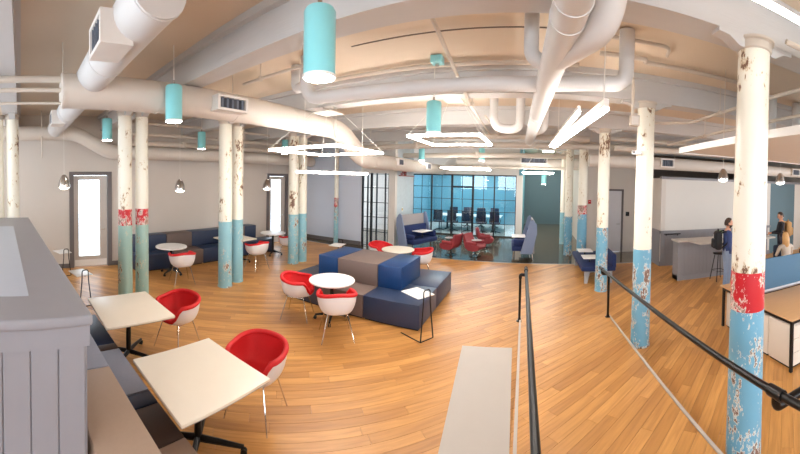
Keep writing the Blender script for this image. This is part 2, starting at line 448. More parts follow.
# ---- walls
def holed_wall_x(name, x0, x1, ya, yb, zt, holes, m, label):
    """wall in a plane of constant x; holes = (y0,y1,z0,z1)"""
    b = MB(); y = ya
    for (h0, h1, z0, z1) in sorted(holes):
        b.bb(x0, x1, y, h0, 0, zt)
        if z0 > 0.01: b.bb(x0, x1, h0, h1, 0, z0)
        b.bb(x0, x1, h0, h1, z1, zt); y = h1
    b.bb(x0, x1, y, yb, 0, zt)
    return struct(b.build(name, m, smooth=0), label)
def holed_wall_y(name, y0, y1, xa, xb, zt, holes, m, label):
    b = MB(); x = xa
    for (h0, h1, z0, z1) in sorted(holes):
        b.bb(x, h0, y0, y1, 0, zt)
        if z0 > 0.01: b.bb(h0, h1, y0, y1, 0, z0)
        b.bb(h0, h1, y0, y1, z1, zt); x = h1
    b.bb(x, xb, y0, y1, 0, zt)
    return struct(b.build(name, m, smooth=0), label)
D1 = (1.33, 2.54, 0, 2.66); D2 = (8.35, 9.50, 0, 2.66)
holed_wall_x('wall_left', XW - 0.2, XW, -4.2, YB, ZC, [D1, D2], 'wall_beige', 'long beige grey wall behind the wall seating')
holed_wall_y('wall_back_left', YB, YB + 0.15, XW, -6.12, ZC, [], 'wall_pale', 'pale wall behind the far painted column')
struct(MB().bb(-6.12, -4.85, YB, YB + 0.15, 2.72, ZC).build('wall_above_partition', 'wall_white', smooth=0), 'wall strip over the black framed partition')
struct(MB().bb(-4.95, -4.85, YB + 0.05, 12.7, 0, ZC).build('wall_mural', 'mural', smooth=0), 'pale blue textured wall behind the left booth')
struct(MB().bb(-4.98, -4.74, YB - 0.02, YB + 0.17, 0, ZC).build('trim_4', 'wall_white', smooth=0), 'cream corner post beside the black partition')
struct(MB().bb(-9.0, -0.60, 14.5, 14.7, 2.80, ZC).build('wall_over_glass', 'wall_white', smooth=0), 'cream wall above the glass wall')
struct(MB().bb(-9.0, -5.62, 14.5, 14.7, 0, 2.80).build('wall_back_room', 'wall_beige', smooth=0), 'plain wall deep behind the partition')
struct(MB().bb(-0.70, -0.42, 14.45, 14.75, 0, 2.80).build('trim_5', 'wall_white', smooth=0), 'cream pier at the end of the glass wall')
struct(MB().bb(-0.60, -0.45, 14.75, 19.7, 0, ZC).build('wall_corridor_left', 'wall_teal', smooth=0), 'side wall between meeting room and corridor')
struct(MB().bb(-0.60, 2.2, 19.7, 19.9, 0, ZC).build('wall_corridor_end', 'wall_blue', smooth=0), 'dark blue grey wall at the corridor end')
struct(MB().bb(2.02, 2.2, 11.8, 19.7, 0, ZC).build('wall_corridor_right', 'wall_beige', smooth=0), 'beige wall along the right of the corridor')
D3 = (2.55, 3.38, 0, 2.34)
holed_wall_y('wall_door_right', 11.7, 11.85, 1.98, 3.95, ZC, [D3], 'wall_beige', 'beige wall around the grey door behind the columns')
struct(MB().bb(3.95, 4.10, 9.4, 11.85, 0, 2.75).build('wall_return_right', 'wall_beige', smooth=0), 'short beige return wall beside the grey door')
struct(MB().bb(4.10, 8.45, 9.4, 9.55, 0, 2.75).build('wall_right', 'wall_white', smooth=0), 'white wall behind the counter')
struct(MB().bb(8.45, 9.8, 9.4, 9.55, 0, 2.75).build('wall_right_blue', 'wall_blue', smooth=0), 'blue grey wall section right of the front column')
struct(MB().bb(9.8, 11.0, 9.4, 9.55, 0, 2.75).build('wall_right_far', 'wall_white', smooth=0), 'cream wall section at the right edge')
struct(MB().bb(3.95, 11.0, 9.37, 9.58, 2.72, 2.80).build('trim_6', 'wainscot', smooth=0), 'grey cap along the top of the right wall')
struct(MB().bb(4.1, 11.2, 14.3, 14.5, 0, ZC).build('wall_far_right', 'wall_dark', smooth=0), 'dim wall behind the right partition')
# side and rear walls with their windows
RH = [(y - 1.3, y + 1.3, 0.9, 3.1) for y in (-1.5, 2.0, 5.5)]
holed_wall_x('wall_side', 11.0, 11.2, -4.2, 14.5, ZC, RH, 'wall_white', 'side wall with daylight windows')
BH = [(x - 1.6, x + 1.6, 1.0, 3.6) for x in (-6.2, -1.9, 2.4, 6.7)]
holed_wall_y('wall_rear', -4.2, -4.0, XW - 0.2, 11.2, ZC, BH, 'wall_white', 'rear wall with tall windows')
def window(n, axis, c, half, z0, z1):
    w = sroot('window_%d' % n, 'tall daylight window')
    for s, t, a, b in ((-half, -half + 0.06, z0, z1), (half - 0.06, half, z0, z1), (-half, half, z0, z0 + 0.06), (-half, half, z1 - 0.06, z1), (-0.03, 0.03, z0, z1)):
        m = MB()
        (m.bb(11.06, 11.14, c + s, c + t, a, b) if axis == 'x' else m.bb(c + s, c + t, -4.14, -4.06, a, b)).build('window_frame', 'frame_grey', w, smooth=0)
    for s, t in ((-half + 0.06, -0.03), (0.03, half - 0.06)):
        m = MB()
        (m.bb(11.095, 11.105, c + s, c + t, z0 + 0.06, z1 - 0.06) if axis == 'x' else m.bb(c + s, c + t, -4.105, -4.095, z0 + 0.06, z1 - 0.06)).build('pane', 'clear_glass', w, smooth=0)
for i, x in enumerate((-6.2, -1.9, 2.4, 6.7)): window(3 + i, 'y', x, 1.6, 1.0, 3.6)
for i, y in enumerate((-1.5, 2.0, 5.5)): window(7 + i, 'x', y, 1.3, 0.9, 3.1)
# baseboards
struct(MB().bb(XW, XW + 0.02, -4, 1.33, 0, 0.12).bb(XW, XW + 0.02, 2.54, 8.35, 0, 0.12).bb(XW, XW + 0.02, 9.5, YB, 0, 0.12).build('baseboard_left', 'frame_grey', smooth=0))
struct(MB().bb(XW, -6.12, YB - 0.02, YB, 0, 0.14).build('baseboard_back', 'frame_grey', smooth=0))
# right wall wainscot: boards
wn = sroot('trim_7', 'grey beaded wainscot along the right wall')
bm1 = MB().bb(-0.066, 0.066, -0.012, 0.012, 0.14, 1.02).mesh('wainscot_board', 'wainscot', 0)
for k in range(32): put('board', bm1, wn, (4.02 + 0.137*k, 9.39, 0))
for k in range(16): put('board', bm1, wn, (3.94, 9.5 + 0.137*k, 0), R(90))
MB().bb(3.90, 8.45, 9.345, 9.40, 1.02, 1.10).bb(3.895, 3.95, 9.345, 11.7, 1.02, 1.10).build('cap_rail', 'wainscot', wn, smooth=0)
MB().bb(3.92, 8.45, 9.365, 9.40, 0, 0.14).bb(3.915, 3.95, 9.365, 11.7, 0, 0.14).build('skirting', 'wainscot', wn, smooth=0)

# ---- left doors: grey frame, leaf with a long glass light
def glazed_door(n, y0, y1, label):
    d = sroot('door_%d' % n, label)
    MB().bb(XW - 0.12, XW + 0.03, y0, y0 + 0.12, 0, 2.66).bb(XW - 0.12, XW + 0.03, y1 - 0.12, y1, 0, 2.66).bb(XW - 0.12, XW + 0.03, y0 + 0.12, y1 - 0.12, 2.56, 2.66).build('door_frame', 'frame_grey', d, smooth=0)
    a, b = y0 + 0.13, y1 - 0.13; g0, g1 = y0 + 0.27, y1 - 0.34
    x0, x1 = XW - 0.08, XW - 0.03
    lf = MB().bb(x0, x1, a, g0, 0.01, 2.55).bb(x0, x1, g1, b, 0.01, 2.55).bb(x0, x1, g0, g1, 0.01, 0.30).bb(x0, x1, g0, g1, 2.43, 2.55).build('door_leaf', 'door_leaf', d, smooth=0)
    MB().bb(x0 + 0.02, x0 + 0.03, g0, g1, 0.30, 2.43).build('pane', 'clear_glass', lf, smooth=0)
    MB().bb(x1, x1 + 0.01, a + 0.02, b - 0.02, 0.03, 0.20).build('kick_plate', 'table_white', lf, smooth=0)
    MB().tube([(x1, b - 0.07, 1.05), (x1 + 0.06, b - 0.07, 1.05), (x1 + 0.06, b - 0.18, 1.05)], 0.012, 8).build('door_handle', 'chrome', lf)
glazed_door(1, D1[0], D1[1], 'grey framed door with bright glass light on the left wall')
glazed_door(2, D2[0], D2[1], 'glazed door at the far end of the left wall')
d3 = sroot('door_3', 'plain grey door with dark frame behind the columns')
MB().bb(D3[0], D3[0] + 0.07, 11.66, 11.82, 0, 2.34).bb(D3[1] - 0.07, D3[1], 11.66, 11.82, 0, 2.34).bb(D3[0], D3[1], 11.66, 11.82, 2.27, 2.34).build('door_frame', 'frame_grey', d3, smooth=0)
lf = MB().bb(D3[0] + 0.07, D3[1] - 0.07, 11.70, 11.76, 0.01, 2.27).build('door_leaf', 'door_white', d3, smooth=0)
MB().tube([(3.24, 11.70, 1.05), (3.24, 11.64, 1.05), (3.12, 11.64, 1.05)], 0.012, 8).build('door_handle', 'chrome', lf)
tag(MB().rbox((3.55, 11.685, 1.42), (0.14, 0.02, 0.16), 0.005).build('door_sign', 'black_metal'), 'small dark room plate on the wall right of the grey door', 'sign')
al = thing('fire_alarm', 'small red fire alarm box on the wall between two columns', 'alarm', (2.10, 11.69, 1.85))
MB().rbox((0, 0, 0), (0.11, 0.04, 0.14), 0.008).build('housing', 'alarm_red', al); MB().lathe([(0.03, 0), (0.03, 0.01)], n=12).build('strobe', 'table_white', al, (0, -0.025, 0.01))
tag(MB().rbox((XW + 0.012, 6.95, 1.45), (0.02, 0.10, 0.14), 0.004).build('wall_switch', 'black_metal'), 'small black control plate on the wall left of the far glazed door', 'switch')

# ---- glass wall of the meeting room
gw = sroot('window_1', 'black framed glass wall of the meeting room')
xs = [-5.62 + 0.4909*k for k in range(11)]; zs = [0.02, 0.57, 1.12, 1.67, 2.22, 2.77]
for k, x in enumerate(xs):
    t = 0.055 if k in (0, 2, 4, 6, 8, 10) else 0.02
    if k in (4, 6): t = 0.09
    if k == 0: t = 0.12
    MB().bb(x - t/2, x + t/2, 14.56 if t > 0.03 else 14.58, 14.64 if t > 0.03 else 14.62, 0.0, 2.80).build('mullion', 'black_metal', gw, smooth=0)
for z in zs:
    t = 0.06 if z in (0.02, 2.77) else 0.022
    MB().bb(xs[0], xs[-1], 14.575, 14.625, z - t/2, z + t/2).build('rail', 'black_metal', gw, smooth=0)
MB().bb(xs[4], xs[6], 14.55, 14.65, 2.18, 2.27).build('door_head', 'black_metal', gw, smooth=0)
MB().tube([(xs[6] - 0.1, 14.54, 0.9), (xs[6] - 0.1, 14.54, 1.3)], 0.012, 8).build('pull_handle', 'steel', gw)
pm = MB().bb(-0.23, 0.23, -0.004, 0.004, -0.262, 0.262).mesh('pane', 'blue_glass', 0)
for k in range(10):
    for j in range(5): put('pane', pm, gw, ((xs[k] + xs[k+1])/2, 14.60, (zs[j] + zs[j+1])/2))
# ---- black partition on the left of the passage
pw = sroot('window_2', 'black framed glazed partition in front of the left passage')
px = [-6.10, -5.88, -5.72, -5.50, -5.15, -4.98]
for k, x in enumerate(px):
    t = 0.07 if k in (0, 2, 5) else 0.03
    MB().bb(x - t/2, x + t/2, YB + 0.02, YB + 0.10, 0, 2.72).build('mullion', 'black_metal', pw, smooth=0)
for z in (0.03, 0.56, 1.10, 1.64, 2.18, 2.69):
    MB().bb(px[0], px[-1], YB + 0.045, YB + 0.075, z - 0.013, z + 0.013).build('rail', 'black_metal', pw, smooth=0)
for k in range(5):
    for z in (0.295, 0.83, 1.37, 1.91, 2.435):
        MB().bb(px[k] + 0.02, px[k+1] - 0.02, YB + 0.056, YB + 0.064, z - 0.25, z + 0.25).build('pane', 'clear_glass', pw, smooth=0)
struct(MB().bb(-6.0, -0.62, 14.72, 18.9, -0.001, 0.006).build('floor_meeting', 'wall_white', smooth=0), 'pale carpet of the meeting room')
# ---- meeting room shell
struct(MB().bb(-9.0, -0.6, 18.9, 19.1, 0, ZC).build('wall_meeting_back', 'wall_teal', smooth=0), 'blue back wall of the meeting room')
struct(MB().bb(-6.2, -6.0, 14.7, 18.9, 0, ZC).build('wall_meeting_left', 'wall_teal', smooth=0), 'blue side wall of the meeting room')

# ================================================================== COLUMNS
def column(x, y, bands, label, r=0.145, top=3.80, cap=True):
    """bands: (z0, z1, name, material) from the floor up"""
    t = thing('iron_column', label, 'column', (x, y, 0), group='painted cast iron columns')
    rad = lambda z: r*(1.05 - 0.10*z/top)
    for z0, z1, nm, m in bands:
        MB().lathe([(rad(z0 + (z1 - z0)*k/4), z0 + (z1 - z0)*k/4) for k in range(5)], n=28).build(nm, m, t)
    MB().lathe([(r*1.10, 0), (r*1.10, 0.02), (r*1.06, 0.03)], n=28).build('base_ring', bands[0][3], t)
    if cap:
        MB().lathe([(r*0.98, top - 0.10), (r*1.06, top - 0.09), (r*1.06, top - 0.03), (r*1.2, top - 0.02), (r*1.2, top)], n=28).build('capital', 'pipe', t)
        for s in (-1, 1):
            MB().extr([(s*r, top - 0.10), (s*(r + 0.05), top - 0.10), (s*(r + 0.16), top - 0.04), (s*(r + 0.26), top - 0.03), (s*(r + 0.26), top), (s*r, top)], 'y', -0.06, 0.06).build('bracket', 'beam', t)
    return t
W = 'col_white'
def plain(zb, m): return [(0, zb, 'lower_shaft', m), (zb, 3.70, 'upper_shaft', W)]
def banded(zb, zr, m): return [(0, zb, 'lower_shaft', m), (zb, zr, 'painted_band', 'col_red'), (zr, 3.70, 'upper_shaft', W)]
column(1.80, 2.27, banded(1.45, 1.78, 'col_blue'), 'large front right column with red band over blue, nearest the black handrail', 0.150)
column(1.73, 4.83, plain(1.51, 'col_blue'), 'white and blue column second from the front on the right, no red band', 0.142)
column(1.67, 7.50, plain(1.49, 'col_blue'), 'white and blue column beside the short handrail post and navy bench', 0.138)
column(1.60, 10.16, banded(1.55, 1.83, 'col_blue'), 'slim column with red band behind the navy bench', 0.150)
column(1.30, 11.35, plain(1.35, 'col_blue'), 'flaking column left of the red banded one near the corridor', 0.140)
column(1.28, 13.4, plain(1.30, 'col_teal'), 'thin far column at the mouth of the corridor', 0.10)
column(-6.15, 2.04, banded(1.55, 1.87, 'col_green'), 'left column of the red banded pair by the glazed door', 0.142)
column(-6.15, 2.40, banded(1.55, 1.87, 'col_green'), 'right column of the red banded pair by the glazed door', 0.132)
column(-6.02, 4.38, plain(1.50, 'col_teal'), 'left column of the white and teal pair between the two wall tables', 0.155)
column(-6.15, 4.83, plain(1.50, 'col_teal'), 'right column of the white and teal pair between the two wall tables', 0.140)
column(-6.36, 7.08, plain(1.44, 'col_teal'), 'left column of the far teal pair near the second glazed door', 0.148)
column(-6.34, 7.46, plain(1.44, 'col_teal'), 'right column of the far teal pair near the second glazed door', 0.132)
column(-7.10, 10.36, banded(1.42, 1.76, 'col_teal'), 'slender far column with small red band against the pale wall', 0.085, cap=False)
column(-6.78, -0.16, plain(1.50, 'col_teal'), 'white column rising behind the end of the grey half wall', 0.135)
column(-6.78, -0.48, plain(1.50, 'col_green'), 'white column at the extreme left edge of the picture', 0.135)

# ================================================================== DUCTS AND PIPES
def duct(label, pts, r, m='duct', rad=0.3, seams=1.2, hang=True, vents=(), name='air_duct', cat='duct', n=24):
    o = Vector(pts[0]); t = thing(name, label, cat, o)
    P = [Vector(p) - o for p in (bend(pts, rad, 6) if len(pts) > 2 else pts)]
    body = MB().tube(P, r, n).build('duct_body' if cat == 'duct' else 'pipe_body', m, t)
    L = 0.0
    for i in range(len(P) - 1):
        d = P[i+1] - P[i]; l = d.length
        if seams and l > seams*0.8:
            k = max(1, int(l/seams)); u = d.normalized()
            for j in range(k + 1):
                c = P[i] + d*min(0.995, max(0.005, j/k))
                MB().tube([c - u*0.012, c + u*0.012], r + 0.006, n).build('seam_band', m, t)
                top = c + o
                if hang and abs(u.z) < 0.3 and top.z + r < ztop(top.y) - 0.02 and j % 2 == 0:
                    MB().tube([c + Vector((0, 0, r)), Vector((c.x, c.y, ztop(top.y) - o.z))], 0.006, 6).build('hanger_rod', 'pipe', t)
    for (c, nrm, w, h, dep) in vents:
        vent(t, Vector(c) - o, nrm, w, h, dep)
    return t
def vent(t, c, nrm, w, h, dep):
    """grille box; nrm is the angle (about z) that the grille faces"""
    fr = MB().bb(-w/2, w/2, 0, dep, -h/2, -h/2 + 0.035).bb(-w/2, w/2, 0, dep, h/2 - 0.035, h/2).bb(-w/2, -w/2 + 0.04, 0, dep, -h/2 + 0.035, h/2 - 0.035).bb(w/2 - 0.04, w/2, 0, dep, -h/2 + 0.035, h/2 - 0.035)
    v = fr.build('vent_box', 'vent', t, c, nrm - PI/2, smooth=0)
    MB().bb(-w/2 + 0.039, w/2 - 0.039, dep - 0.060, dep - 0.050, -h/2 + 0.034, h/2 - 0.034).build('vent_back', 'vent_dark', v, smooth=0)
    for k in range(5):
        x = -w/2 + 0.045 + (w - 0.09)*(k + 0.5)/5
        MB().box((x, dep - 0.02, 0), (0.010, 0.03, h - 0.072), 0.9).build('slat', 'slat_grey', v, smooth=0)
duct('large white duct coming toward the camera at upper left, open vent box on its side', [(-8.6, 0.90, 3.74), (-1.97, 0.90, 3.74)], 0.20, 'duct_cool',
     vents=[((-2.58, 0.86, 3.64), -PI/2, 0.40, 0.26, 0.26), ((-6.4, 0.86, 3.66), -PI/2, 0.42, 0.26, 0.26)])
duct('big cream duct running away along the left columns and stepping down over the square light', [(-4.10, 0.52, 3.59), (-4.10, 6.05, 3.59), (-4.10, 7.15, 2.98), (-4.10, 14.4, 2.98)], 0.215, 'duct', 0.35,
     vents=[((-3.98, 2.86, 3.56), 0, 0.54, 0.22, 0.24), ((-3.98, 9.0, 3.02), 0, 0.42, 0.22, 0.16), ((-3.98, 11.7, 3.02), 0, 0.50, 0.24, 0.16)])
duct('beige duct along the left wall that steps down beside the glazed door', [(-8.45, -0.6, 3.66), (-8.45, 1.45, 3.66), (-8.45, 2.35, 3.17), (-8.45, 10.5, 3.17)], 0.19, 'duct', 0.25)
duct('wide duct along the top of the right white wall with three grilles', [(1.6, 9.15, 3.18), (10.9, 9.15, 3.18)], 0.185, 'duct',
     vents=[((3.92, 9.05, 3.19), -PI/2, 0.44, 0.26, 0.16), ((6.70, 9.05, 3.19), -PI/2, 0.44, 0.26, 0.16), ((9.35, 9.05, 3.19), -PI/2, 0.44, 0.26, 0.16)])
duct('cream duct crossing above the meeting room glass with dark grille', [(-3.2, 13.6, 3.30), (2.3, 13.6, 3.30)], 0.20, 'duct',
     vents=[((0.05, 13.45, 3.42), -PI/2, 1.1, 0.30, 0.18)])
duct('long straight grey pipe running overhead down the middle of the room', [(0.26, -1.5, 3.58), (0.21, 2.0, 3.58), (0.05, 5.2, 3.58), (-0.10, 8.45, 3.58)], 0.120, 'duct_cool', 0.1, seams=1.6, name='drain_pipe', cat='pipe')
duct('long horizontal pipe crossing the ceiling behind the big turquoise pendant', [(-2.95, 3.52, 4.19), (-2.95, 3.52, 3.60), (-1.6, 3.66, 3.60), (0.03, 3.66, 3.60)], 0.085, 'duct_cool', 0.22, seams=0, name='drain_pipe', cat='pipe')
duct('curved pipe elbow dropping from the ceiling right of the long drain pipe', [(0.22, 3.62, 3.60), (0.98, 3.42, 3.60), (0.98, 3.42, 4.18)], 0.085, 'duct_cool', 0.14, seams=0, name='drain_pipe', cat='pipe')
duct('thick pipe bend joining the overhead drain pipe at top centre right', [(0.20, 2.75, 3.56), (0.47, 2.02, 3.52), (0.47, 2.02, 4.18)], 0.105, 'duct_cool', 0.26, seams=0, name='drain_pipe', cat='pipe')
duct('short pipe dropping behind the front beam into the left side of the drain pipe', [(-0.04, 3.0, 4.18), (-0.04, 3.0, 3.66), (0.10, 3.05, 3.60)], 0.07, 'duct_cool', 0.12, seams=0, name='drain_pipe', cat='pipe')
duct('pipe stub bending up beside the big turquoise pendant', [(-3.15, 3.70, 3.85), (-3.3, 3.70, 3.85), (-3.3, 3.70, 4.19)], 0.075, 'duct_cool', 0.12, seams=0, name='drain_pipe', cat='pipe')
duct('grey U-shaped trap pipe hanging left of the drain pipe', [(-0.78, 6.3, 4.19), (-0.78, 6.3, 3.55), (-0.26, 6.3, 3.50), (-0.26, 6.3, 4.19)], 0.085, 'duct_cool', 0.22, seams=0, name='trap_pipe', cat='pipe')
duct('grey trap pipe tucked behind the U-shaped one', [(0.22, 6.7, 4.19), (0.22, 6.7, 3.62), (0.02, 7.0, 3.58)], 0.085, 'duct_cool', 0.15, seams=0, name='trap_pipe', cat='pipe')
duct('cream pipe bend hanging above the white canopy at far right', [(3.95, 4.42, 4.19), (3.95, 4.42, 3.36), (4.35, 4.42, 3.36)], 0.09, 'duct_cool', 0.15, seams=0, name='trap_pipe', cat='pipe')
duct('second cream pipe bend right of the first above the white canopy', [(4.62, 4.42, 4.19), (4.62, 4.42, 3.42), (4.62, 4.62, 3.40)], 0.10, 'duct_cool', 0.15, seams=0, name='trap_pipe', cat='pipe')
# long service pipes
def pipe(label, pts, r, m='pipe', rad=0.12, name='service_pipe', hangers=()):
    o = Vector(pts[0]); t = thing(name, label, 'pipe', o)
    P = [Vector(p) - o for p in (bend(pts, rad, 5) if len(pts) > 2 else pts)]
    MB().tube(P, r, 10).build('pipe_body', m, t)
    for h in hangers:
        h = Vector(h); MB().tube([h - o, Vector((h.x, h.y, ztop(h.y))) - o], 0.006, 6).build('hanger_rod', 'pipe', t)
        MB().tube([h - o - Vector((0, 0, r + 0.01)), h - o + Vector((0, 0, r + 0.01))], r + 0.012, 10).build('pipe_clamp', 'pipe', t)
    return t
pipe('cream pipe across the ceiling above the first square light frame', [(-3.0, 8.6, 3.70), (1.5, 8.6, 3.70)], 0.07, hangers=[(-2.4, 8.6, 3.70), (0.6, 8.6, 3.70)])
pipe('cream pipe across the ceiling just behind the second square light frame', [(-6.0, 9.4, 3.52), (6.0, 9.4, 3.62)], 0.08, hangers=[(-3.5, 9.4, 3.55), (0.0, 9.4, 3.58)])
pipe('lower cream pipe crossing the room in front of the glass wall', [(-5.5, 11.6, 3.42), (6.5, 11.6, 3.48)], 0.09, hangers=[(-2.0, 11.6, 3.44)])
pipe('thin pipe crossing low above the corridor mouth', [(-3.85, 12.9, 3.05), (2.0, 12.9, 3.08)], 0.05, hangers=[(-0.5, 12.9, 3.07)])
pipe('thin conduit running away along the ceiling left of the middle', [(-0.86, 1.8, 4.02), (-1.04, 5.2, 3.74), (-1.16, 9.2, 3.74)], 0.022, hangers=[(-1.0, 5.2, 3.74)])
pipe('thin conduit parallel to the middle one on its right', [(-0.90, 6.0, 3.72), (-0.90, 9.2, 3.72)], 0.020)
pipe('dark cable pipe across the ceiling in front of the turquoise junction box', [(-2.2, 3.50, 4.16), (0.2, 3.50, 4.16)], 0.008, 'wall_dark')
pipe('pale conduit across the ceiling behind the junction box', [(-3.2, 4.45, 4.13), (0.6, 4.45, 4.13)], 0.032)
pipe('upper white conduit at the top left edge', [(-4.12, -4.0, 3.74), (-4.12, 0.53, 3.74)], 0.045)
pipe('middle white conduit at the top left edge', [(-4.12, -4.0, 3.605), (-4.12, 0.53, 3.605)], 0.028)
pipe('lower thin white conduit at the top left edge', [(-4.12, -4.0, 3.44), (-4.12, 0.53, 3.44)], 0.017)
pipe('conduit along the ceiling right of the drain pipe bends', [(0.8, 4.0, 4.14), (1.42, 4.0, 4.14), (1.42, 4.1, 4.14), (3.3, 4.1, 4.14)], 0.030)
pipe('curved conduit near the ceiling above the second right column', [(0.8, 3.55, 4.15), (1.55, 3.55, 4.15), (1.62, 3.80, 4.15)], 0.022)
pipe('bent conduit dropping to the junction box on the second right column', [(1.15, 4.20, 4.15), (1.42, 4.55, 4.05), (1.46, 4.68, 3.4)], 0.024)
pipe('upper diagonal sprinkler pipe crossing behind the front right column', [(2.95, 1.6, 3.75), (2.95, 5.6, 3.75), (2.5, 6.0, 3.75), (2.0, 6.0, 3.75)], 0.028, hangers=[(2.95, 4.6, 3.75)])
pipe('lower diagonal sprinkler pipe crossing behind the front right column', [(3.25, 1.8, 3.52), (3.25, 7.4, 3.52)], 0.026, hangers=[(3.25, 5.6, 3.52)])
pipe('short bent conduit right of the front column bracket', [(1.95, 2.02, 3.78), (2.3, 1.95, 3.74), (3.0, 1.70, 3.90)], 0.024)
pipe('cream pipe along the dark ceiling above the right wall', [(2.0, 7.9, 3.42), (8.0, 7.9, 3.48)], 0.08, hangers=[(4.0, 7.9, 3.45)])
pipe('second cream pipe along the dark ceiling above the right wall', [(2.0, 8.4, 3.72), (9.0, 8.4, 3.72)], 0.06, hangers=[(4.6, 8.4, 3.72)])
pipe('thin pipe bundle line above the left wall seating', [(-7.7, 2.6, 3.86), (-7.7, 10.4, 3.86)], 0.035, hangers=[(-7.7, 4.0, 3.86), (-7.7, 8.0, 3.86)])
pipe('lower pipe bundle line above the left wall seating', [(-7.95, 2.6, 3.62), (-7.95, 10.4, 3.62)], 0.045, hangers=[(-7.95, 5.5, 3.62)])
pipe('thick pipe dropping between the left columns above the wall seating', [(-7.4, 2.9, 4.19), (-7.4, 2.9, 3.50), (-7.7, 2.9, 3.44)], 0.07)
pipe('thick low pipe along the left wall behind the pendants', [(-8.05, 2.5, 3.40), (-8.05, 10.4, 3.40)], 0.07, hangers=[(-8.05, 4.4, 3.40), (-8.05, 8.4, 3.40)])
pipe('thin wire conduit hanging at the far left', [(-8.3, 0.55, 4.2), (-8.3, 0.55, 3.0)], 0.015)
for (x, y, z, label) in ((-1.32, 4.28, 4.14, 'turquoise junction box on the ceiling above a pendant'), (-1.97, 0.72, 3.96, 'small turquoise box by the end of the big white duct')):
    t = thing('junction_box', label, 'box', (x, y, z)); MB().rbox((0, 0, 0), (0.16, 0.16, 0.10), 0.01).build('box_body', 'turquoise', t); MB().lathe([(0.03, 0), (0.03, 0.03)], n=10).build('knockout', 'steel', t, (0, -0.0, -0.08))
pipe('thin sprinkler pipe with drop head above the cream duct left of the big pendant', [(-4.0, 3.25, 3.96), (-2.3, 3.25, 3.96)], 0.022, hangers=[(-3.6, 3.25, 3.96), (-2.7, 3.25, 3.96)])
pipe('pale conduit across the ceiling left of the square light frame', [(-6.0, 5.6, 4.10), (-2.2, 5.6, 4.10)], 0.030, hangers=[(-3.6, 5.6, 4.10)])
t = thing('junction_box', 'cream electrical box fixed at the top of the second right column', 'box', (1.47, 4.62, 3.46)); MB().rbox((0, 0, 0), (0.14, 0.10, 0.16), 0.008).build('box_body', 'pipe', t); MB().bb(-0.05, 0.05, -0.056, -0.05, -0.06, 0.06).build('cover', 'vent', t, smooth=0)
t = thing('security_camera', 'small white security camera on the second right column', 'camera', (1.56, 4.72, 3.00)); MB().rbox((0, 0, 0), (0.06, 0.16, 0.06), 0.012).build('camera_body', 'table_white', t, rz=0.9); MB().lathe([(0.022, 0), (0.022, 0.02)], n=12).build('lens', 'black_metal', t, (-0.07, -0.05, -0.01)); MB().tube([(0, 0, 0), (0.05, 0.05, -0.02)], 0.012, 8).build('mount', 'table_white', t)

# white hanging canopy on the right
t = thing('ceiling_canopy', 'flat white canopy panel hung over the desks at the right', 'canopy', (2.08, 4.3, 3.0))
MB().bb(0, 6.9, -6.2, 0, 0, 0.055).build('panel', 'wall_white', t, smooth=0)
MB().bb(-0.01, 0.012, -6.2, 0.012, -0.01, 0.07).bb(0, 6.9, 0, 0.012, -0.01, 0.07).build('edge_trim', 'table_white', t, smooth=0)
for x, y in ((0.5, -0.4), (3.0, -0.4), (0.5, -3.4), (3.0, -3.4)): MB().tube([(x, y, 0.05), (x, y, ZC - 3.0)], 0.006, 6).build('suspension_wire', 'pipe', t)
MB().bb(2.6, 3.3, -1.10, -0.95, -0.012, 0.0).build('light_strip', 'led_soft', t, smooth=0)

# ================================================================== LIGHTS
def pendant(x, y, zb, label, h=0.46, r=0.11):
    t = thing('cylinder_pendant', label, 'pendant lamp', (x, y, zb), group='turquoise cylinder pendants')
    MB().lathe([(r - 0.008, 0.0), (r, 0.0), (r, h - 0.03), (r - 0.012, h - 0.008), (r - 0.04, h)], n=32).build('shade', 'turquoise', t)
    MB().lathe([(r + 0.004, -0.008), (r + 0.004, 0.010)], n=32).build('rim', 'table_white', t)
    MB().lathe([(r - 0.012, -0.014), (r - 0.012, -0.006)], n=32).build('lens', 'lamp_lens', t)
    MB().tube([(0, 0, h), (0, 0, h + 0.06)], 0.016, 8).build('cord_grip', 'steel', t)
    MB().tube([(0, 0, h + 0.05), (0, 0, ztop(y) - zb)], 0.007, 6).build('cord', 'cord', t)
for a in ((-1.37, 1.77, 3.19, 'largest turquoise pendant at top centre left'), (-3.78, 1.92, 3.23, 'turquoise pendant hanging in front of the big cream duct'),
          (-1.45, 4.58, 3.20, 'turquoise pendant hanging in the middle above the square light frame'), (-6.82, 1.86, 3.31, 'turquoise pendant left of the red banded columns'),
          (-7.56, 4.69, 3.28, 'turquoise pendant between the red banded and teal column pairs'), (-7.58, 7.97, 3.32, 'small turquoise pendant behind the left square light frame'),
          (-4.0, 11.27, 3.22, 'small turquoise pendant left above the meeting room glass'), (-1.87, 11.85, 3.26, 'small turquoise pendant right above the meeting room glass'),
          (0.50, 13.99, 2.45, 'tiny turquoise pendant low in the corridor mouth')): pendant(*a)
def dome(x, y, zb, label):
    t = thing('dome_pendant', label, 'pendant lamp', (x, y, zb), group='brushed steel dome pendants')
    MB().lathe([(0.138, 0.06), (0.140, 0.075), (0.135, 0.13), (0.115, 0.21), (0.085, 0.285), (0.055, 0.33), (0.03, 0.35)], n=28).build('shade', 'steel', t)
    MB().lathe([(0.02, 0.0), (0.075, 0.012), (0.115, 0.04), (0.128, 0.07), (0.12, 0.08)], n=28).build('diffuser', 'dome_lens', t)
    MB().tube([(0, 0, 0.34), (0, 0, ztop(y) - zb)], 0.005, 6).build('cord', 'cord', t)
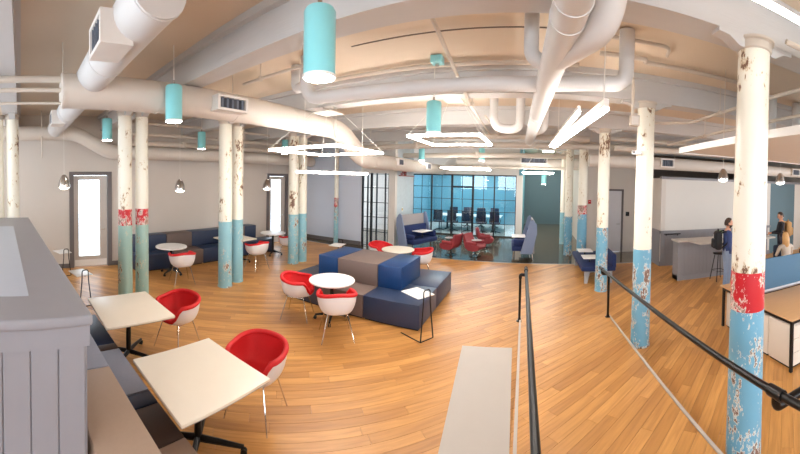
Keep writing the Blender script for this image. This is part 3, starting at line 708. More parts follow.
for a in ((-7.53, 1.01, 2.22, 'steel dome pendant left of the first glazed door'), (-7.50, 3.99, 2.10, 'steel dome pendant over the round wall table'),
          (-7.49, 7.07, 2.10, 'steel dome pendant beside the far teal columns'), (4.70, 7.09, 2.65, 'steel dome pendant over the grey counter'), (6.55, 6.88, 2.63, 'steel dome pendant right of the front column')): dome(*a)
def light_frame(x0, x1, y0, y1, z, label, th=0.032, wires=True, m='led'):
    t = thing('led_frame_light', label, 'ceiling light', ((x0+x1)/2, (y0+y1)/2, z), group='suspended rectangular light frames')
    ZT = ztop((y0+y1)/2)
    hx, hy = (x1-x0)/2, (y1-y0)/2
    for s in (-1, 1):
        for (c, d) in (((0, s*hy, 0), (2*hx + th, th, 0.032)), ((s*hx, 0, 0), (th, 2*hy - th, 0.032))):
            b = MB().box(c, d).build('light_bar', m, t, smooth=0)
            MB().box((c[0], c[1], 0.0215), (d[0] - 0.018, d[1] - 0.018, 0.012)).build('housing', 'table_white', b, smooth=0)
    if wires:
        for sx in (-1, 1):
            for sy in (-1, 1): MB().tube([(sx*hx, sy*hy, 0.03), (sx*hx*0.25, sy*hy*0.25, min(0.75, ZT - z - 0.1))], 0.004, 6).build('suspension_wire', 'cord', t)
        MB().tube([(0, 0, min(0.73, ZT - z - 0.12)), (0, 0, ZT - z)], 0.02, 8).build('stem', 'pipe', t)
        MB().lathe([(0.10, ZT - z - 0.03), (0.10, ZT - z)], n=16).build('ceiling_rose', 'vent', t)
        MB().box((0, 0, min(0.74, ZT - z - 0.11)), (2*hx*0.25 + 0.02, 2*hy*0.25 + 0.02, 0.02)).build('hub_plate', 'vent', t, smooth=0)
light_frame(-4.25, -2.80, 4.07, 5.62, 3.0, 'square light frame over the middle round table')
light_frame(-2.10, -0.86, 5.20, 6.60, 3.25, 'square light frame in the centre above the stepped seating')
t = thing('linear_light', 'two slim light bars forming a long open ended frame beside the overhead drain pipe', 'ceiling light', (0.5, 4.6, 3.22))
for (xa, ya, xb, yb, w_, hh) in ((0.68, 3.02, 0.42, 6.5, 0.05, 0.08), (0.45, 3.25, 0.34, 6.3, 0.03, 0.05), (0.33, 6.3, 0.43, 6.5, 0.03, 0.04)):
    L_ = math.hypot(xb - xa, yb - ya); an = math.atan2(yb - ya, xb - xa); c_ = ((xa + xb)/2 - 0.5, (ya + yb)/2 - 4.6, 0)
    b_ = MB().box(c_, (L_, w_, 0.03), an).build('light_bar', 'led', t, smooth=0)
    MB().box((c_[0], c_[1], 0.015 + hh/2), (L_, w_, hh), an).build('housing', 'vent', b_, smooth=0)
for x_, y_ in ((0.67, 3.1), (0.45, 5.9)): MB().tube([(x_ - 0.5, y_ - 4.6, 0.05), (x_ - 0.5, y_ - 4.6, ZC - 3.225)], 0.005, 6).build('suspension_wire', 'cord', t)
light_frame(-3.0, -1.55, 10.4, 11.9, 2.92, 'light frame in front of the meeting room glass')
light_frame(-0.35, 0.75, 11.9, 13.0, 2.86, 'light frame hanging at the mouth of the corridor')
light_frame(1.10, 2.45, -0.6, 1.62, 3.72, 'light frame partly seen at the top right edge', wires=False, m='led_soft')
t = thing('linear_light', 'single slim light bar hanging level below the square frame', 'ceiling light', (-3.39, 4.9, 2.60))
a = math.atan2(1.65, 0.41)
MB().box((0, 0, 0), (1.7, 0.04, 0.035), a).build('light_bar', 'led', t, smooth=0); MB().box((0, 0, 0.025), (1.71, 0.045, 0.012), a).build('housing', 'table_white', t, smooth=0)
for s in (-0.7, 0.0, 0.7): MB().tube([(s*math.cos(a), s*math.sin(a), 0.03), (s*math.cos(a), s*math.sin(a), ztop(4.9 + s*math.sin(a)) - 2.602)], 0.004, 6).build('suspension_wire', 'cord', t)

# ================================================================== FOREGROUND WALLS AND RAILS
ha = math.atan(0.054)
hw = thing('half_wall', 'grey boarded half wall with wide cap in the left foreground', 'half wall', (-1.83, 0.41, 0), ha)
MB().bb(-4.75, -0.075, -3.4, -0.035, 0, 1.60).build('core', 'grey_paint', hw, smooth=0)
bd = MB().rbox((0, 0, 0.80), (0.016, 0.158, 1.60), 0.004, 1).mesh('half_wall_board', 'grey_paint', 0)
for k in range(20): put('board', bd, hw, (-0.067, -0.115 - 0.165*k, 0))
b2 = MB().rbox((0, 0, 0.80), (0.158, 0.016, 1.60), 0.004, 1).mesh('half_wall_board_side', 'grey_paint', 0)
for k in range(28): put('board', b2, hw, (-0.155 - 0.165*k, -0.027, 0))
MB().bb(-0.062, -0.04, -3.4, -0.01, 1.50, 1.635).build('apron', 'grey_paint', hw, smooth=0)
MB().rbox((-2.40, -1.70, 1.667), (4.80, 3.40, 0.066), 0.018, 3).build('cap', 'grey_paint', hw)
MB().bb(-3.6, -0.38, -2.6, -0.345, 1.695, 1.7015).build('cap_pale_sheet', 'cap_pale', hw, smooth=0)  # thin paler rectangle laid on top of the cap

gw_ = thing('guard_wall', 'low wall with flat beige cap beside the ramp at bottom centre', 'low wall', (-0.3, 1.6, 0))
poly = [(-0.555, 2.69), (-0.135, 2.73), (-0.045, 0.9), (-0.37, 0.9)]
off = lambda P, d: [(x + 0.3 + (d if x < -0.2 else -d), y - 1.6 - (d if y > 1.5 else 0)) for x, y in P]
MB().prism(off(poly, 0.03), 0.0, 1.065).build('wall_body', 'slab', gw_, smooth=0)
MB().prism(off(poly, 0.0), 1.065, 1.10).build('cap', 'slab', gw_, smooth=0)

def handrail(label, xa, xb, yend, posts):
    # rail from (xa, yend) at the foot of the ramp to (xb, 1.0) near its top
    y0 = posts[0][0]; x0 = posts[0][1]
    t = thing('handrail', label, 'handrail', (x0, y0, 0))
    zr = lambda y: RAMP(y) + 0.90
    xr = lambda y: xa + (xb - xa)*(yend - y)/(yend - 1.0)
    MB().tube([(xr(y) - x0, y - y0, zr(y)) for y in (-1.2, 1.0, 3.5, yend)], 0.025, 14).build('rail', 'black_pipe', t)
    MB().tube([(xr(yend) - x0, yend - y0 - 0.02, zr(yend)), (xr(yend) - x0, yend - y0 + 0.015, zr(yend))], 0.031, 14).build('end_cap', 'black_pipe', t)
    for y, xp in posts:
        z0 = RAMP(y) if -0.13 < xp < 1.5 else 0.0; z1 = zr(y) - 0.10; px_ = xp - x0; q = xr(y) - x0
        p = MB().tube([(px_, y - y0, z0), (px_, y - y0, z1)], 0.023, 12).build('post', 'black_pipe', t)
        MB().lathe([(0.055, z0), (0.055, z0 + 0.008), (0.03, z0 + 0.015), (0.03, z0 + 0.045)], (px_, y - y0, 0), 16).build('floor_flange', 'black_pipe', p)
        MB().tube(bend([(px_, y - y0, z1 - 0.05), (px_, y - y0, z1 + 0.015), (q, y - y0, z1 + 0.015), (q, y - y0, zr(y))], 0.05, 5), 0.030, 12).build('elbow_fitting', 'black_pipe', p)
        MB().tube([(q, y - y0 - 0.06, zr(y - 0.06)), (q, y - y0 + 0.06, zr(y + 0.06))], 0.036, 14).build('tee_fitting', 'black_pipe', p)
handrail('black pipe handrail on the left side of the ramp, seen end on', -0.075, 0.06, 6.05, ((5.83, -0.17),))
handrail('long black pipe handrail on the right side of the ramp', 1.34, 1.37, 6.10, ((5.92, 1.47), (1.42, 1.64)))

# ================================================================== MODULAR SEATING
def cube(x0, x1, y0, y1, z0, z1, m, label, rz=0.0, group='modular upholstered cubes', pivot=None):
    cx, cy = (x0+x1)/2, (y0+y1)/2
    t = thing('modular_seat_cube', label, 'ottoman', (cx, cy, z0), rz, group)
    w, d, h = x1 - x0 - 0.008, y1 - y0 - 0.008, z1 - z0
    pl = 0.025 if z0 < 0.01 else 0.0
    MB().rbox((0, 0, pl + (h - pl)/2), (w, d, h - pl), 0.014, 2).build('upholstery', m, t)
    if pl: MB().bb(-w/2 + 0.03, w/2 - 0.03, -d/2 + 0.03, d/2 - 0.03, 0, pl + 0.01).build('plinth', 'rubber', t, smooth=0)
    MB().bb(-w/2 - 0.0015, w/2 + 0.0015, -d/2 - 0.0015, d/2 + 0.0015, h - 0.020, h - 0.017).build('seam', m, t, smooth=0)
# middle stepped island
cube(-4.75, -3.76, 5.0, 6.05, 0, 0.43, 'charcoal', 'low dark grey cube at the front left of the stepped island')
cube(-3.76, -2.83, 5.0, 6.05, 0, 0.43, 'brown', 'low brown cube at the front middle of the stepped island')
cube(-2.83, -1.76, 5.0, 6.00, 0, 0.43, 'navy', 'low navy cube at the front right corner of the stepped island')
cube(-2.83, -1.76, 6.00, 7.15, 0, 0.43, 'navy', 'low navy cube at the back right of the stepped island')
cube(-4.75, -3.76, 6.05, 7.15, 0, 0.43, 'navy', 'low navy cube at the back left of the stepped island')
cube(-3.76, -2.83, 6.05, 7.15, 0, 0.43, 'brown', 'low brown cube at the back of the stepped island')
cube(-4.25, -3.75, 5.55, 6.62, 0.43, 0.86, 'royal', 'upper royal blue cube at the left top of the stepped island')
cube(-3.75, -2.82, 5.55, 6.62, 0.43, 0.86, 'brown', 'upper brown cube on the middle of the stepped island')
cube(-2.82, -2.32, 5.55, 6.62, 0.43, 0.86, 'royal', 'upper royal blue cube at the right top of the stepped island')
# left wall run
for y0, y1, m, l in ((2.95, 4.05, 'navy', 'low navy wall seat beside the red banded columns'), (4.05, 5.0, 'brown', 'low brown wall seat behind the first red wall chair'),
                     (5.0, 6.0, 'navy', 'low navy wall seat left of the teal column pair'), (6.0, 6.95, 'navy', 'low navy wall seat behind the square wall table'), (6.95, 7.85, 'navy', 'low navy wall seat at the far end of the wall run')):
    cube(-8.42, -7.93, y0, y1, 0, 0.43, m, l, group='modular wall seats')
for y0, y1, m, l in ((2.95, 4.05, 'navy', 'tall navy back cube nearest the red banded columns'), (4.05, 4.9, 'brown', 'tall brown back cube behind the round wall table'),
                     (4.9, 6.0, 'navy', 'tall navy back cube left of the teal column pair'), (6.0, 6.95, 'brown', 'tall brown back cube mostly behind the teal column pair'), (6.95, 7.45, 'navy', 'tall navy back cube ending the wall run')):
    cube(-8.84, -8.42, y0, y1, 0, 0.86, m, l, group='modular wall backs')
# foreground bench along the half wall
def along(x): return 0.054*(x + 1.83)
for x0, x1, m, l in ((-4.75, -3.86, 'navy', 'navy bench seat piece beside the farther square table'), (-3.86, -3.72, 'dark_brown', 'thin dark brown bench seat piece between navy and slate ones'), (-3.72, -2.88, 'slate', 'slate bench seat piece between the two square tables'),
                     (-2.88, -2.68, 'navy', 'narrow navy bench seat piece near the front square table'), (-2.68, -2.22, 'dark_brown', 'dark brown bench seat piece beside the front square table'), (-2.22, -1.4, 'tan', 'tan bench seat piece at the bottom edge')):
    yc = along((x0 + x1)/2); cube(x0, x1, 0.80 + yc, 1.26 + yc, 0, 0.43, m, l, ha, 'bench seats along the half wall')
for x0, x1, m, l in ((-4.75, -3.7, 'navy', 'navy bench back farthest along the half wall'), (-3.7, -2.69, 'slate', 'slate bench back beside the half wall corner'), (-2.69, -1.65, 'tan', 'large tan bench back beside the half wall in front')):
    yc = along((x0 + x1)/2); cube(x0, x1, 0.42 + yc, 0.795 + yc, 0, 0.86, m, l, ha, 'bench backs along the half wall')

# ================================================================== TABLES
def caster_base(t, ztop, reach, n=4, a0=PI/4):
    MB().lathe([(0.034, 0.09), (0.034, ztop)], n=16).build('pedestal', 'black_metal', t)
    MB().lathe([(0.12, ztop - 0.03), (0.12, ztop - 0.012), (0.14, ztop)], n=20).build('mount_plate', 'black_metal', t)
    for k in range(n):
        a = a0 + 2*PI*k/n; c, s = math.cos(a), math.sin(a)
        arm = MB().tube([(0, 0, 0.115), (c*reach*0.5, s*reach*0.5, 0.10), (c*reach, s*reach, 0.075)], [0.032, 0.026, 0.018], 8).build('base_arm', 'black_metal', t)
        w = MB()
        nx, ny = -s, c
        for e in (-0.014, 0.014):
            w.tube([(c*reach + nx*(e - 0.007), s*reach + ny*(e - 0.007), 0.03), (c*reach + nx*(e + 0.007), s*reach + ny*(e + 0.007), 0.03)], 0.03, 14)
        w.build('caster', 'rubber', arm)
def square_table(x, y, rz, s, label, m='table_cream'):
    t = thing('square_table', label, 'table', (x, y, 0), rz, 'square cafe tables')
    MB().rbox((0, 0, 0.705), (s[0], s[1], 0.028), 0.006, 2).build('table_top', m, t)
    MB().bb(-s[0]/2 + 0.004, s[0]/2 - 0.004, -s[1]/2 + 0.004, s[1]/2 - 0.004, 0.685, 0.6915).build('edge_core', 'table_edge', t, smooth=0)
    caster_base(t, 0.686, min(s)*0.47)
square_table(-4.18, 1.43, R(0.8), (1.0, 0.92), 'square cream table farther along the half wall bench')
square_table(-2.50, 1.52, R(1.8), (0.95, 0.90), 'large square cream table nearest the camera')
square_table(-7.55, 5.85, 0, (0.92, 0.92), 'square cream table between the teal columns and the wall seats')
def round_table(x, y, r, label, m='table_white'):
    t = thing('round_table', label, 'table', (x, y, 0), 0, 'round cafe tables')
    MB().lathe([(r - 0.02, 0.69), (r - 0.004, 0.694), (r, 0.704), (r, 0.712), (r - 0.004, 0.719), (r - 0.012, 0.72)], n=48).build('table_top', m, t)
    caster_base(t, 0.69, r*0.72, a0=0.5)
round_table(-3.27, 4.67, 0.405, 'round white table in front of the stepped seating island')
round_table(-7.50, 3.74, 0.41, 'round white table at the left wall seats near the red banded columns')
round_table(-7.53, 7.39, 0.41, 'round white table in front of the far glazed door')
round_table(-3.30, 7.63, 0.42, 'round cream table behind the stepped seating island', 'table_cream')

# ================================================================== RED TUB CHAIRS
def tub(scale_in, dz, K=12, NA=40, cut=0.0):
    vs = []; fs = []
    for k in range(K + 1):
        f = k/K
        for j in range(NA):
            a = 2*PI*j/NA; t = math.cos(a)      # a=0 is the back (-Y)
            if t >= -0.60: h = 0.668 + 0.066*max(0.0, t)**1.5
            else:
                q = min(1.0, (-t - 0.60)/0.32); q = q*q*(3 - 2*q); h = 0.668 - 0.208*q
            ex = 2.7; se = (abs(math.sin(a))**ex + abs(math.cos(a))**ex)**(-1/ex)
            Rr = 0.302*se*(1 - 0.04*max(0, -t)) * scale_in
            if f < 0.4: r = Rr*0.66*(f/0.4); z = 0.405 + 0.012*(f/0.4)**2
            else:
                g = (f - 0.4)/0.6; r = Rr*(0.66 + 0.34*math.sin(g*PI/2)); z = 0.417 + (h - 0.417)*(1 - math.cos(g*PI/2))**0.85
            vs.append((r*math.sin(a)*1.02, -r*math.cos(a)*0.96, z + dz))
    for k in range(K):
        for j in range(NA):
            i = (j + 1) % NA; fs.append((k*NA + j, k*NA + i, (k+1)*NA + i, (k+1)*NA + j))
    rim = vs[K*NA:]
    return vs, fs, rim
def make_chair():
    t = thing('tub_chair', 'x', 'chair', (0, 0, 0), 0, 'red and white tub chairs')
    vo, fo, ro = tub(1.0, 0.0); sh = MB(); sh.add(vo, fo); sh.build('shell', 'white_shell', t, smooth=60)
    vi, fi, ri = tub(0.93, 0.028); up_ = MB(); up_.add(vi, fi)
    n = len(ro); P = [((ro[j % n][0] + ri[j % n][0])/2, (ro[j % n][1] + ri[j % n][1])/2, (ro[j % n][2] + ri[j % n][2])/2) for j in range(n + 1)]
    # padded rim that wraps over the edge of the shell
    rr = []
    for j in range(n + 1):
        tt = math.cos(2*PI*j/n); rr.append(0.029 if tt > -0.7 else 0.024)
    up_.tube(P, rr, 10, caps=False); up_.build('upholstery', 'red_fabric', t, smooth=70)
    for sx in (-1, 1):
        for sy in (-1, 1):
            MB().tube([(sx*0.13, sy*0.12, 0.425), (sx*0.16, sy*0.15, 0.385), (sx*0.25, sy*0.245, 0.0)], 0.0085, 8).build('leg', 'chrome', t)
    MB().tube([(-0.15, 0.14, 0.39), (-0.15, -0.14, 0.39)], 0.008, 8).tube([(0.15, 0.14, 0.39), (0.15, -0.14, 0.39)], 0.008, 8).tube([(-0.15, 0, 0.392), (0.15, 0, 0.392)], 0.008, 8).build('under_frame', 'chrome', t)
    return t
chair0 = make_chair(); first = True
for x, y, face, label in ((-4.20, 2.20, -72, 'red tub chair at the farther square table by the bench'), (-2.53, 2.26, -70, 'red tub chair at the large square table nearest the camera'),
                          (-3.83, 4.40, 25, 'red tub chair left of the middle round table'), (-2.86, 4.22, 132, 'red tub chair right of the middle round table with its back to the camera'),
                          (-6.74, 3.64, 170, 'red tub chair at the round wall table'), (-6.66, 5.92, 178, 'red tub chair right of the teal column pair at the square wall table'),
                          (-6.86, 7.45, 180, 'red tub chair mostly hidden by the far teal columns'), (-3.95, 7.95, -30, 'red tub chair left of the round table behind the island'),
                          (-2.72, 7.80, -160, 'red tub chair right of the round table behind the island')):
    c = chair0 if first else copy_tree(chair0); first = False
    c.location = (x, y, 0); c.rotation_euler = (0, 0, R(face - 90)); c['label'] = label
SHELL = chair0.children[0]

# ================================================================== SMALL C-TABLES
def c_table(x, y, rz, label, h=0.66):
    t = thing('side_table', label, 'side table', (x, y, 0), rz, 'white slip under side tables')
    MB().rbox((0, 0, h), (0.44, 0.34, 0.016), 0.006, 2).build('table_top', 'table_white', t)
    # loop handle that rises past the edge of the top, two legs and a V foot
    MB().tube(bend([(0.24, -0.13, 0.012), (0.225, -0.07, h - 0.1), (0.222, -0.065, h + 0.11), (0.222, 0.065, h + 0.11), (0.225, 0.07, h - 0.1), (0.24, 0.13, 0.012)], 0.045, 5), 0.011, 8).build('loop_leg', 'black_metal', t)
    MB().tube([(0.24, -0.13, 0.009), (0.24, 0.13, 0.009)], 0.008, 8).tube([(0.24, -0.13, 0.009), (-0.20, -0.17, 0.009)], 0.008, 8).build('foot_frame', 'black_metal', t)
    MB().tube([(0.222, 0, h - 0.012), (-0.10, 0, h - 0.012)], 0.008, 8).build('bracket', 'black_metal', t)
c_table(-1.76, 4.90, R(-30), 'white side table with tall black loop at the front corner of the island', 0.68)
c_table(-8.35, 1.05, R(20), 'white side table against the wall left of the glazed door', 0.58)
c_table(-6.35, 1.16, R(15), 'white side table in front of the glazed door behind the half wall', 0.60)
c_table(-5.05, 7.45, R(100), 'white side table standing behind the island near the far column', 0.66)

# ================================================================== BOOTHS, LOUNGE CHAIRS, BENCH
def booth(x, y, rz, label):
    """opens toward local +X; back panel at x=0, length along Y 1.7"""
    t = thing('booth_sofa', label, 'booth', (x, y, 0), rz, 'high backed booths')
    L = 1.38
    MB().rbox((0.025, 0, 0.74), (0.05, L, 1.04), 0.02, 2).build('back_panel', 'felt_grey', t)
    for sg in (-1, 1):
        prof = [(0.08, 0.22), (0.46, 0.22), (0.16, 1.26), (0.08, 1.32), (-0.05, 1.16), (-0.07, 0.90)]
        MB().extr(prof, 'y', sg*L/2 - 0.025, sg*L/2 + 0.025).build('wing_panel', 'felt_blue', t, smooth=0)
    MB().rbox((0.42, 0, 0.37), (0.62, L - 0.06, 0.16), 0.04, 3).build('seat_cushion', 'navy_seat', t)
    MB().rbox((0.13, 0, 0.66), (0.14, L - 0.06, 0.46), 0.04, 3).build('back_cushion', 'navy_seat', t)
    MB().rbox((0.42, L/2 - 0.12, 0.56), (0.52, 0.14, 0.22), 0.04, 3).build('arm_cushion', 'navy_seat', t)
    MB().rbox((0.42, -L/2 + 0.12, 0.54), (0.44, 0.14, 0.16), 0.04, 3).build('arm_cushion', 'navy_seat', t)
    for sx in (0.08, 0.66):
        for sy in (-1, 1): MB().tube([(sx, sy*(L/2 - 0.06), 0.30), (sx + (0.03 if sx > 0.3 else -0.03), sy*(L/2 - 0.04), 0.0)], 0.012, 8).build('leg', 'chrome', t)
    tb = MB().rbox((0.50, 0.05, 0.69), (0.46, 0.62, 0.02), 0.006, 2).build('tablet_table', 'table_white', t)
    MB().tube([(0.50, 0.05, 0.44), (0.50, 0.05, 0.685)], 0.02, 10).build('tablet_stem', 'black_metal', tb)
booth(-4.28, 11.05, R(-20), 'high grey and blue booth with navy seat on the left by the passage')
booth(0.08, 11.05, R(184), 'high blue grey booth with navy seat on the right of the red lounge chairs')
def lounge(x, y, rz, label):
    t = thing('lounge_chair', label, 'lounge chair', (x, y, 0), rz, 'coral swivel lounge chairs')
    t.scale = (0.84, 0.82, 0.92)
    # faces local +Y: scooped seat that rolls up into a low back
    W2 = 0.33; prof = [(0.36, 0.30), (0.40, 0.37), (0.36, 0.42), (0.05, 0.40), (-0.18, 0.44), (-0.32, 0.62), (-0.40, 0.80), (-0.46, 0.79), (-0.44, 0.58), (-0.34, 0.34), (-0.15, 0.25), (0.15, 0.24)]
    b = MB(); n = len(prof); cols = 9; vs = []; fs = []
    for k in range(cols):
        u = -1 + 2*k/(cols - 1); sc = 1 - 0.16*u*u; lift = 0.05*u*u
        for (yy, zz) in prof: vs.append((u*W2, yy*sc, zz*(1 - 0.05*u*u) + lift*(1 if zz > 0.35 else 0)))
    for k in range(cols - 1):
        for i in range(n):
            j = (i + 1) % n; fs.append((k*n + i, k*n + j, (k+1)*n + j, (k+1)*n + i))
    fs += [tuple(range(n)), tuple(reversed([(cols-1)*n + i for i in range(n)]))]
    b.add(vs, fs); b.build('seat_shell', 'coral', t, smooth=60)
    MB().rbox((-0.31, -0.02, 0.50), (0.10, 0.50, 0.12), 0.035, 3).build('armrest', 'coral', t)
    MB().rbox((0.31, -0.02, 0.50), (0.10, 0.50, 0.12), 0.035, 3).build('armrest', 'coral', t)
    MB().lathe([(0.03, 0.05), (0.03, 0.26)], n=12).build('pedestal', 'black_metal', t)
    for k in range(4):
        a = PI/4 + k*PI/2; MB().tube([(0, 0, 0.06), (0.26*math.cos(a), 0.26*math.sin(a), 0.015)], [0.022, 0.014], 8).build('base_arm', 'black_metal', t)
    tb = MB().lathe([(0.20, 0.60), (0.21, 0.607), (0.20, 0.614)], (0.10, 0.12, 0), 28).build('tablet', 'felt_grey', t); MB().tube([(0.30, -0.05, 0.50), (0.26, 0.02, 0.60)], 0.012, 8).build('tablet_arm', 'black_metal', tb)
lounge(-2.66, 10.60, R(72), 'coral lounge chair on the left, facing the left booth')
lounge(-1.84, 10.66, R(-108), 'coral lounge chair in the middle, back to back with the left one')
lounge(-1.70, 12.05, R(-80), 'coral lounge chair behind the middle one')
t = thing('navy_bench', 'navy bench with white tablets and grey end legs behind the short handrail post', 'bench', (1.72, 8.95, 0), 0)
MB().rbox((0, 0, 0.37), (0.88, 1.95, 0.12), 0.03, 3).build('seat', 'navy_seat', t)
MB().rbox((0.40, 0, 0.56), (0.10, 1.95, 0.34), 0.03, 3).build('backrest', 'navy_seat', t)
for s in (-1, 1): MB().extr([(-0.36, 0.0), (-0.28, 0.0), (-0.22, 0.28), (0.22, 0.28), (0.28, 0.0), (0.36, 0.0), (0.36, 0.32), (-0.36, 0.32)], 'y', s*0.90 - 0.025, s*0.90 + 0.025).build('leg', 'aluminium', t, smooth=0)
for yy in (-0.42, 0.42):
    tb = MB().rbox((-0.14, yy, 0.56), (0.42, 0.46, 0.018), 0.006, 2).build('tablet', 'table_white', t)
    MB().tube([(-0.14, yy, 0.42), (-0.14, yy, 0.555)], 0.02, 10).build('tablet_stem', 'black_metal', tb)

# ================================================================== MEETING ROOM
t = thing('meeting_table', 'long white meeting table behind the glass', 'table', (-3.15, 16.5, 0))
MB().rbox((0, 0, 0.73), (3.3, 1.2, 0.03), 0.008, 2).build('table_top', 'table_white', t)
for x in (-1.2, 1.2): MB().bb(x - 0.04, x + 0.04, -0.4, 0.4, 0.0, 0.05).bb(x - 0.04, x + 0.04, -0.05, 0.05, 0.05, 0.72).build('leg', 'black_metal', t, smooth=0)
def task_chair(x, y, rz, label):
    t = thing('task_chair', label, 'chair', (x, y, 0), rz, 'meeting room task chairs')
    MB().rbox((0, 0, 0.47), (0.48, 0.46, 0.07), 0.03, 2).build('seat', 'dark_chair', t)
    MB().rbox((0, -0.24, 0.80), (0.46, 0.05, 0.50), 0.03, 2).build('backrest', 'dark_chair', t)
    for s in (-1, 1): MB().tube(bend([(s*0.24, -0.18, 0.46), (s*0.28, -0.10, 0.66), (s*0.28, 0.14, 0.66)], 0.05), 0.016, 8).build('armrest', 'black_metal', t)
    MB().lathe([(0.025, 0.08), (0.025, 0.44)], n=10).build('pedestal', 'black_metal', t)
    for k in range(5):
        a = k*2*PI/5; MB().tube([(0, 0, 0.09), (0.28*math.cos(a), 0.28*math.sin(a), 0.03)], [0.02, 0.015], 6).build('base_arm', 'black_metal', t)
    return t
ordn = ('first', 'second', 'third', 'fourth', 'fifth')
tc0 = None
for k, x in enumerate((-4.55, -3.85, -3.10, -2.40, -1.75)):
    c = task_chair(x, 15.65, 0, '') if k == 0 else copy_tree(tc0)
    if k == 0: tc0 = c
    c.location = (x, 15.65, 0); c['label'] = '%s dark task chair from the left on the near side of the meeting table' % ordn[k]
for k, x in enumerate((-4.3, -3.5, -2.75, -2.0)):
    c = copy_tree(tc0); c.location = (x, 17.4, 0); c.rotation_euler = (0, 0, PI); c['label'] = '%s dark task chair from the left on the far side of the meeting table' % ordn[k]
for k, x in enumerate((-4.2, -2.2)):
    t = thing('meeting_fill_lamp', ('left' if k == 0 else 'right') + ' linear lamp added to brighten the meeting room', 'ceiling light', (x, 16.5, 3.1))  # lamps put in to brighten the room behind the glass
    MB().bb(-0.7, 0.7, -0.05, 0.05, 0, 0.04).build('light_bar', 'room_fill_led', t, smooth=0); MB().bb(-0.72, 0.72, -0.06, 0.06, 0.04, 0.06).build('housing', 'table_white', t, smooth=0)
    for s in (-0.5, 0.5): MB().tube([(s, 0, 0.05), (s, 0, ZC - 3.105)], 0.005, 6).build('suspension_wire', 'cord', t)
t = thing('corridor_fill_lamp', 'small square lamp added to brighten the blue corridor', 'ceiling light', (0.8, 17.0, ZC - 0.06))  # extra lamp, put in because the corridor came out too dark
MB().rbox((0, 0, 0.03), (0.62, 0.62, 0.055), 0.01).build('housing', 'vent', t); MB().bb(-0.27, 0.27, -0.27, 0.27, -0.006, 0.004).build('diffuser', 'corridor_fill_led', t, smooth=0)
# wall sign by the left booth: two brick coloured letters over a ledge
t = thing('wall_sign', 'small brick red two letter sign on a ledge high on the pale blue wall', 'sign', (-4.84, 11.4, 2.66))
MB().bb(-0.01, 0.06, -0.25, 1.25, -0.03, 0.0).build('ledge', 'sign_red', t, smooth=0)
MB().bb(0.0, 0.03, -0.05, 0.15, 0.23, 0.26).bb(0.0, 0.03, 0.07, 0.11, 0.06, 0.24).bb(0.0, 0.03, -0.07, 0.10, 0.01, 0.05).bb(0.0, 0.03, -0.09, -0.05, 0.03, 0.09).build('letter_j', 'sign_red', t, smooth=0)
MB().bb(0.0, 0.03, 0.22, 0.26, 0.0, 0.26).bb(0.0, 0.03, 0.25, 0.40, 0.22, 0.26).bb(0.0, 0.03, 0.25, 0.40, 0.11, 0.15).bb(0.0, 0.03, 0.25, 0.42, 0.0, 0.04).bb(0.0, 0.03, 0.38, 0.42, 0.02, 0.24).build('letter_b', 'sign_red', t, smooth=0)
t = thing('wall_notice', 'tiny yellow notice on the pale blue wall above the left booth', 'sign', (-4.84, 11.5, 1.30)); MB().bb(0, 0.012, -0.05, 0.05, -0.02, 0.14).build('card', 'table_white', t, smooth=0); MB().bb(0.012, 0.016, -0.04, 0.04, 0.02, 0.10).build('symbol', 'yellow', t, smooth=0)

# ================================================================== RIGHT SIDE: COUNTER, STOOL, DESKS
t = thing('reception_counter', 'grey boarded counter with pale top in front of the white wall', 'counter', (3.80, 7.78, 0))
MB().bb(0.02, 2.9, 0.02, 0.28, 0, 1.02).build('core', 'wainscot', t, smooth=0)
cb = MB().bb(-0.055, 0.055, -0.01, 0.02, 0.12, 0.98).mesh('counter_board', 'wainscot', 0)
for k in range(24): put('board', cb, t, (0.14 + 0.115*k, 0.01, 0))
MB().bb(0.0, 2.9, -0.02, 0.02, 0, 0.12).bb(-0.02, 0.02, -0.02, 0.30, 0, 0.12).build('skirting', 'wainscot', t, smooth=0)
MB().bb(-0.02, 0.09, -0.03, 0.30, 0.0, 1.02).build('end_post', 'wainscot', t, smooth=0)
MB().bb(-0.02, 2.9, -0.025, 0.02, 0.94, 1.02).build('frieze', 'wainscot', t, smooth=0)
MB().prism([(-0.05, -0.06), (0.28, -0.06), (0.36, -0.55), (2.95, -0.55), (2.95, 0.36), (-0.05, 0.36)], 1.02, 1.06).build('counter_top', 'slab', t, smooth=0)
t = thing('wall_rail', 'short black rail fixed to the wainscot behind the counter', 'rail', (4.05, 9.30, 1.0))
MB().tube([(0, 0, 0), (0.55, 0, 0)], 0.018, 10).build('rail', 'black_pipe', t)
for x in (0.08, 0.47): MB().tube([(x, 0, 0), (x, 0.07, -0.06)], 0.012, 8).build('bracket', 'black_pipe', t)
t = thing('planter_box', 'small white planter with greenery on the counter beside the man', 'planter', (5.15, 7.85, 1.06))
MB().rbox((0, 0, 0.05), (0.36, 0.14, 0.10), 0.01).build('box', 'table_white', t)
g = MB()
for k in range(60):
    x, y, z = random.uniform(-0.16, 0.16), random.uniform(-0.05, 0.05), 0.09 + random.uniform(0, 0.10); a = random.uniform(0, 6.28)
    g.add([(x, y, z), (x + 0.03*math.cos(a), y + 0.03*math.sin(a), z + 0.03), (x + 0.01*math.sin(a), y - 0.02, z + 0.05)], [(0, 1, 2)])
g.build('foliage', 'leaf_green', t, smooth=0)['kind'] = 'stuff'
t = thing('bar_stool', 'thin black bar stool in front of the counter', 'stool', (4.86, 7.42, 0))
MB().lathe([(0.15, 0.70), (0.17, 0.71), (0.17, 0.73), (0.15, 0.74)], n=24).build('seat', 'black_metal', t)
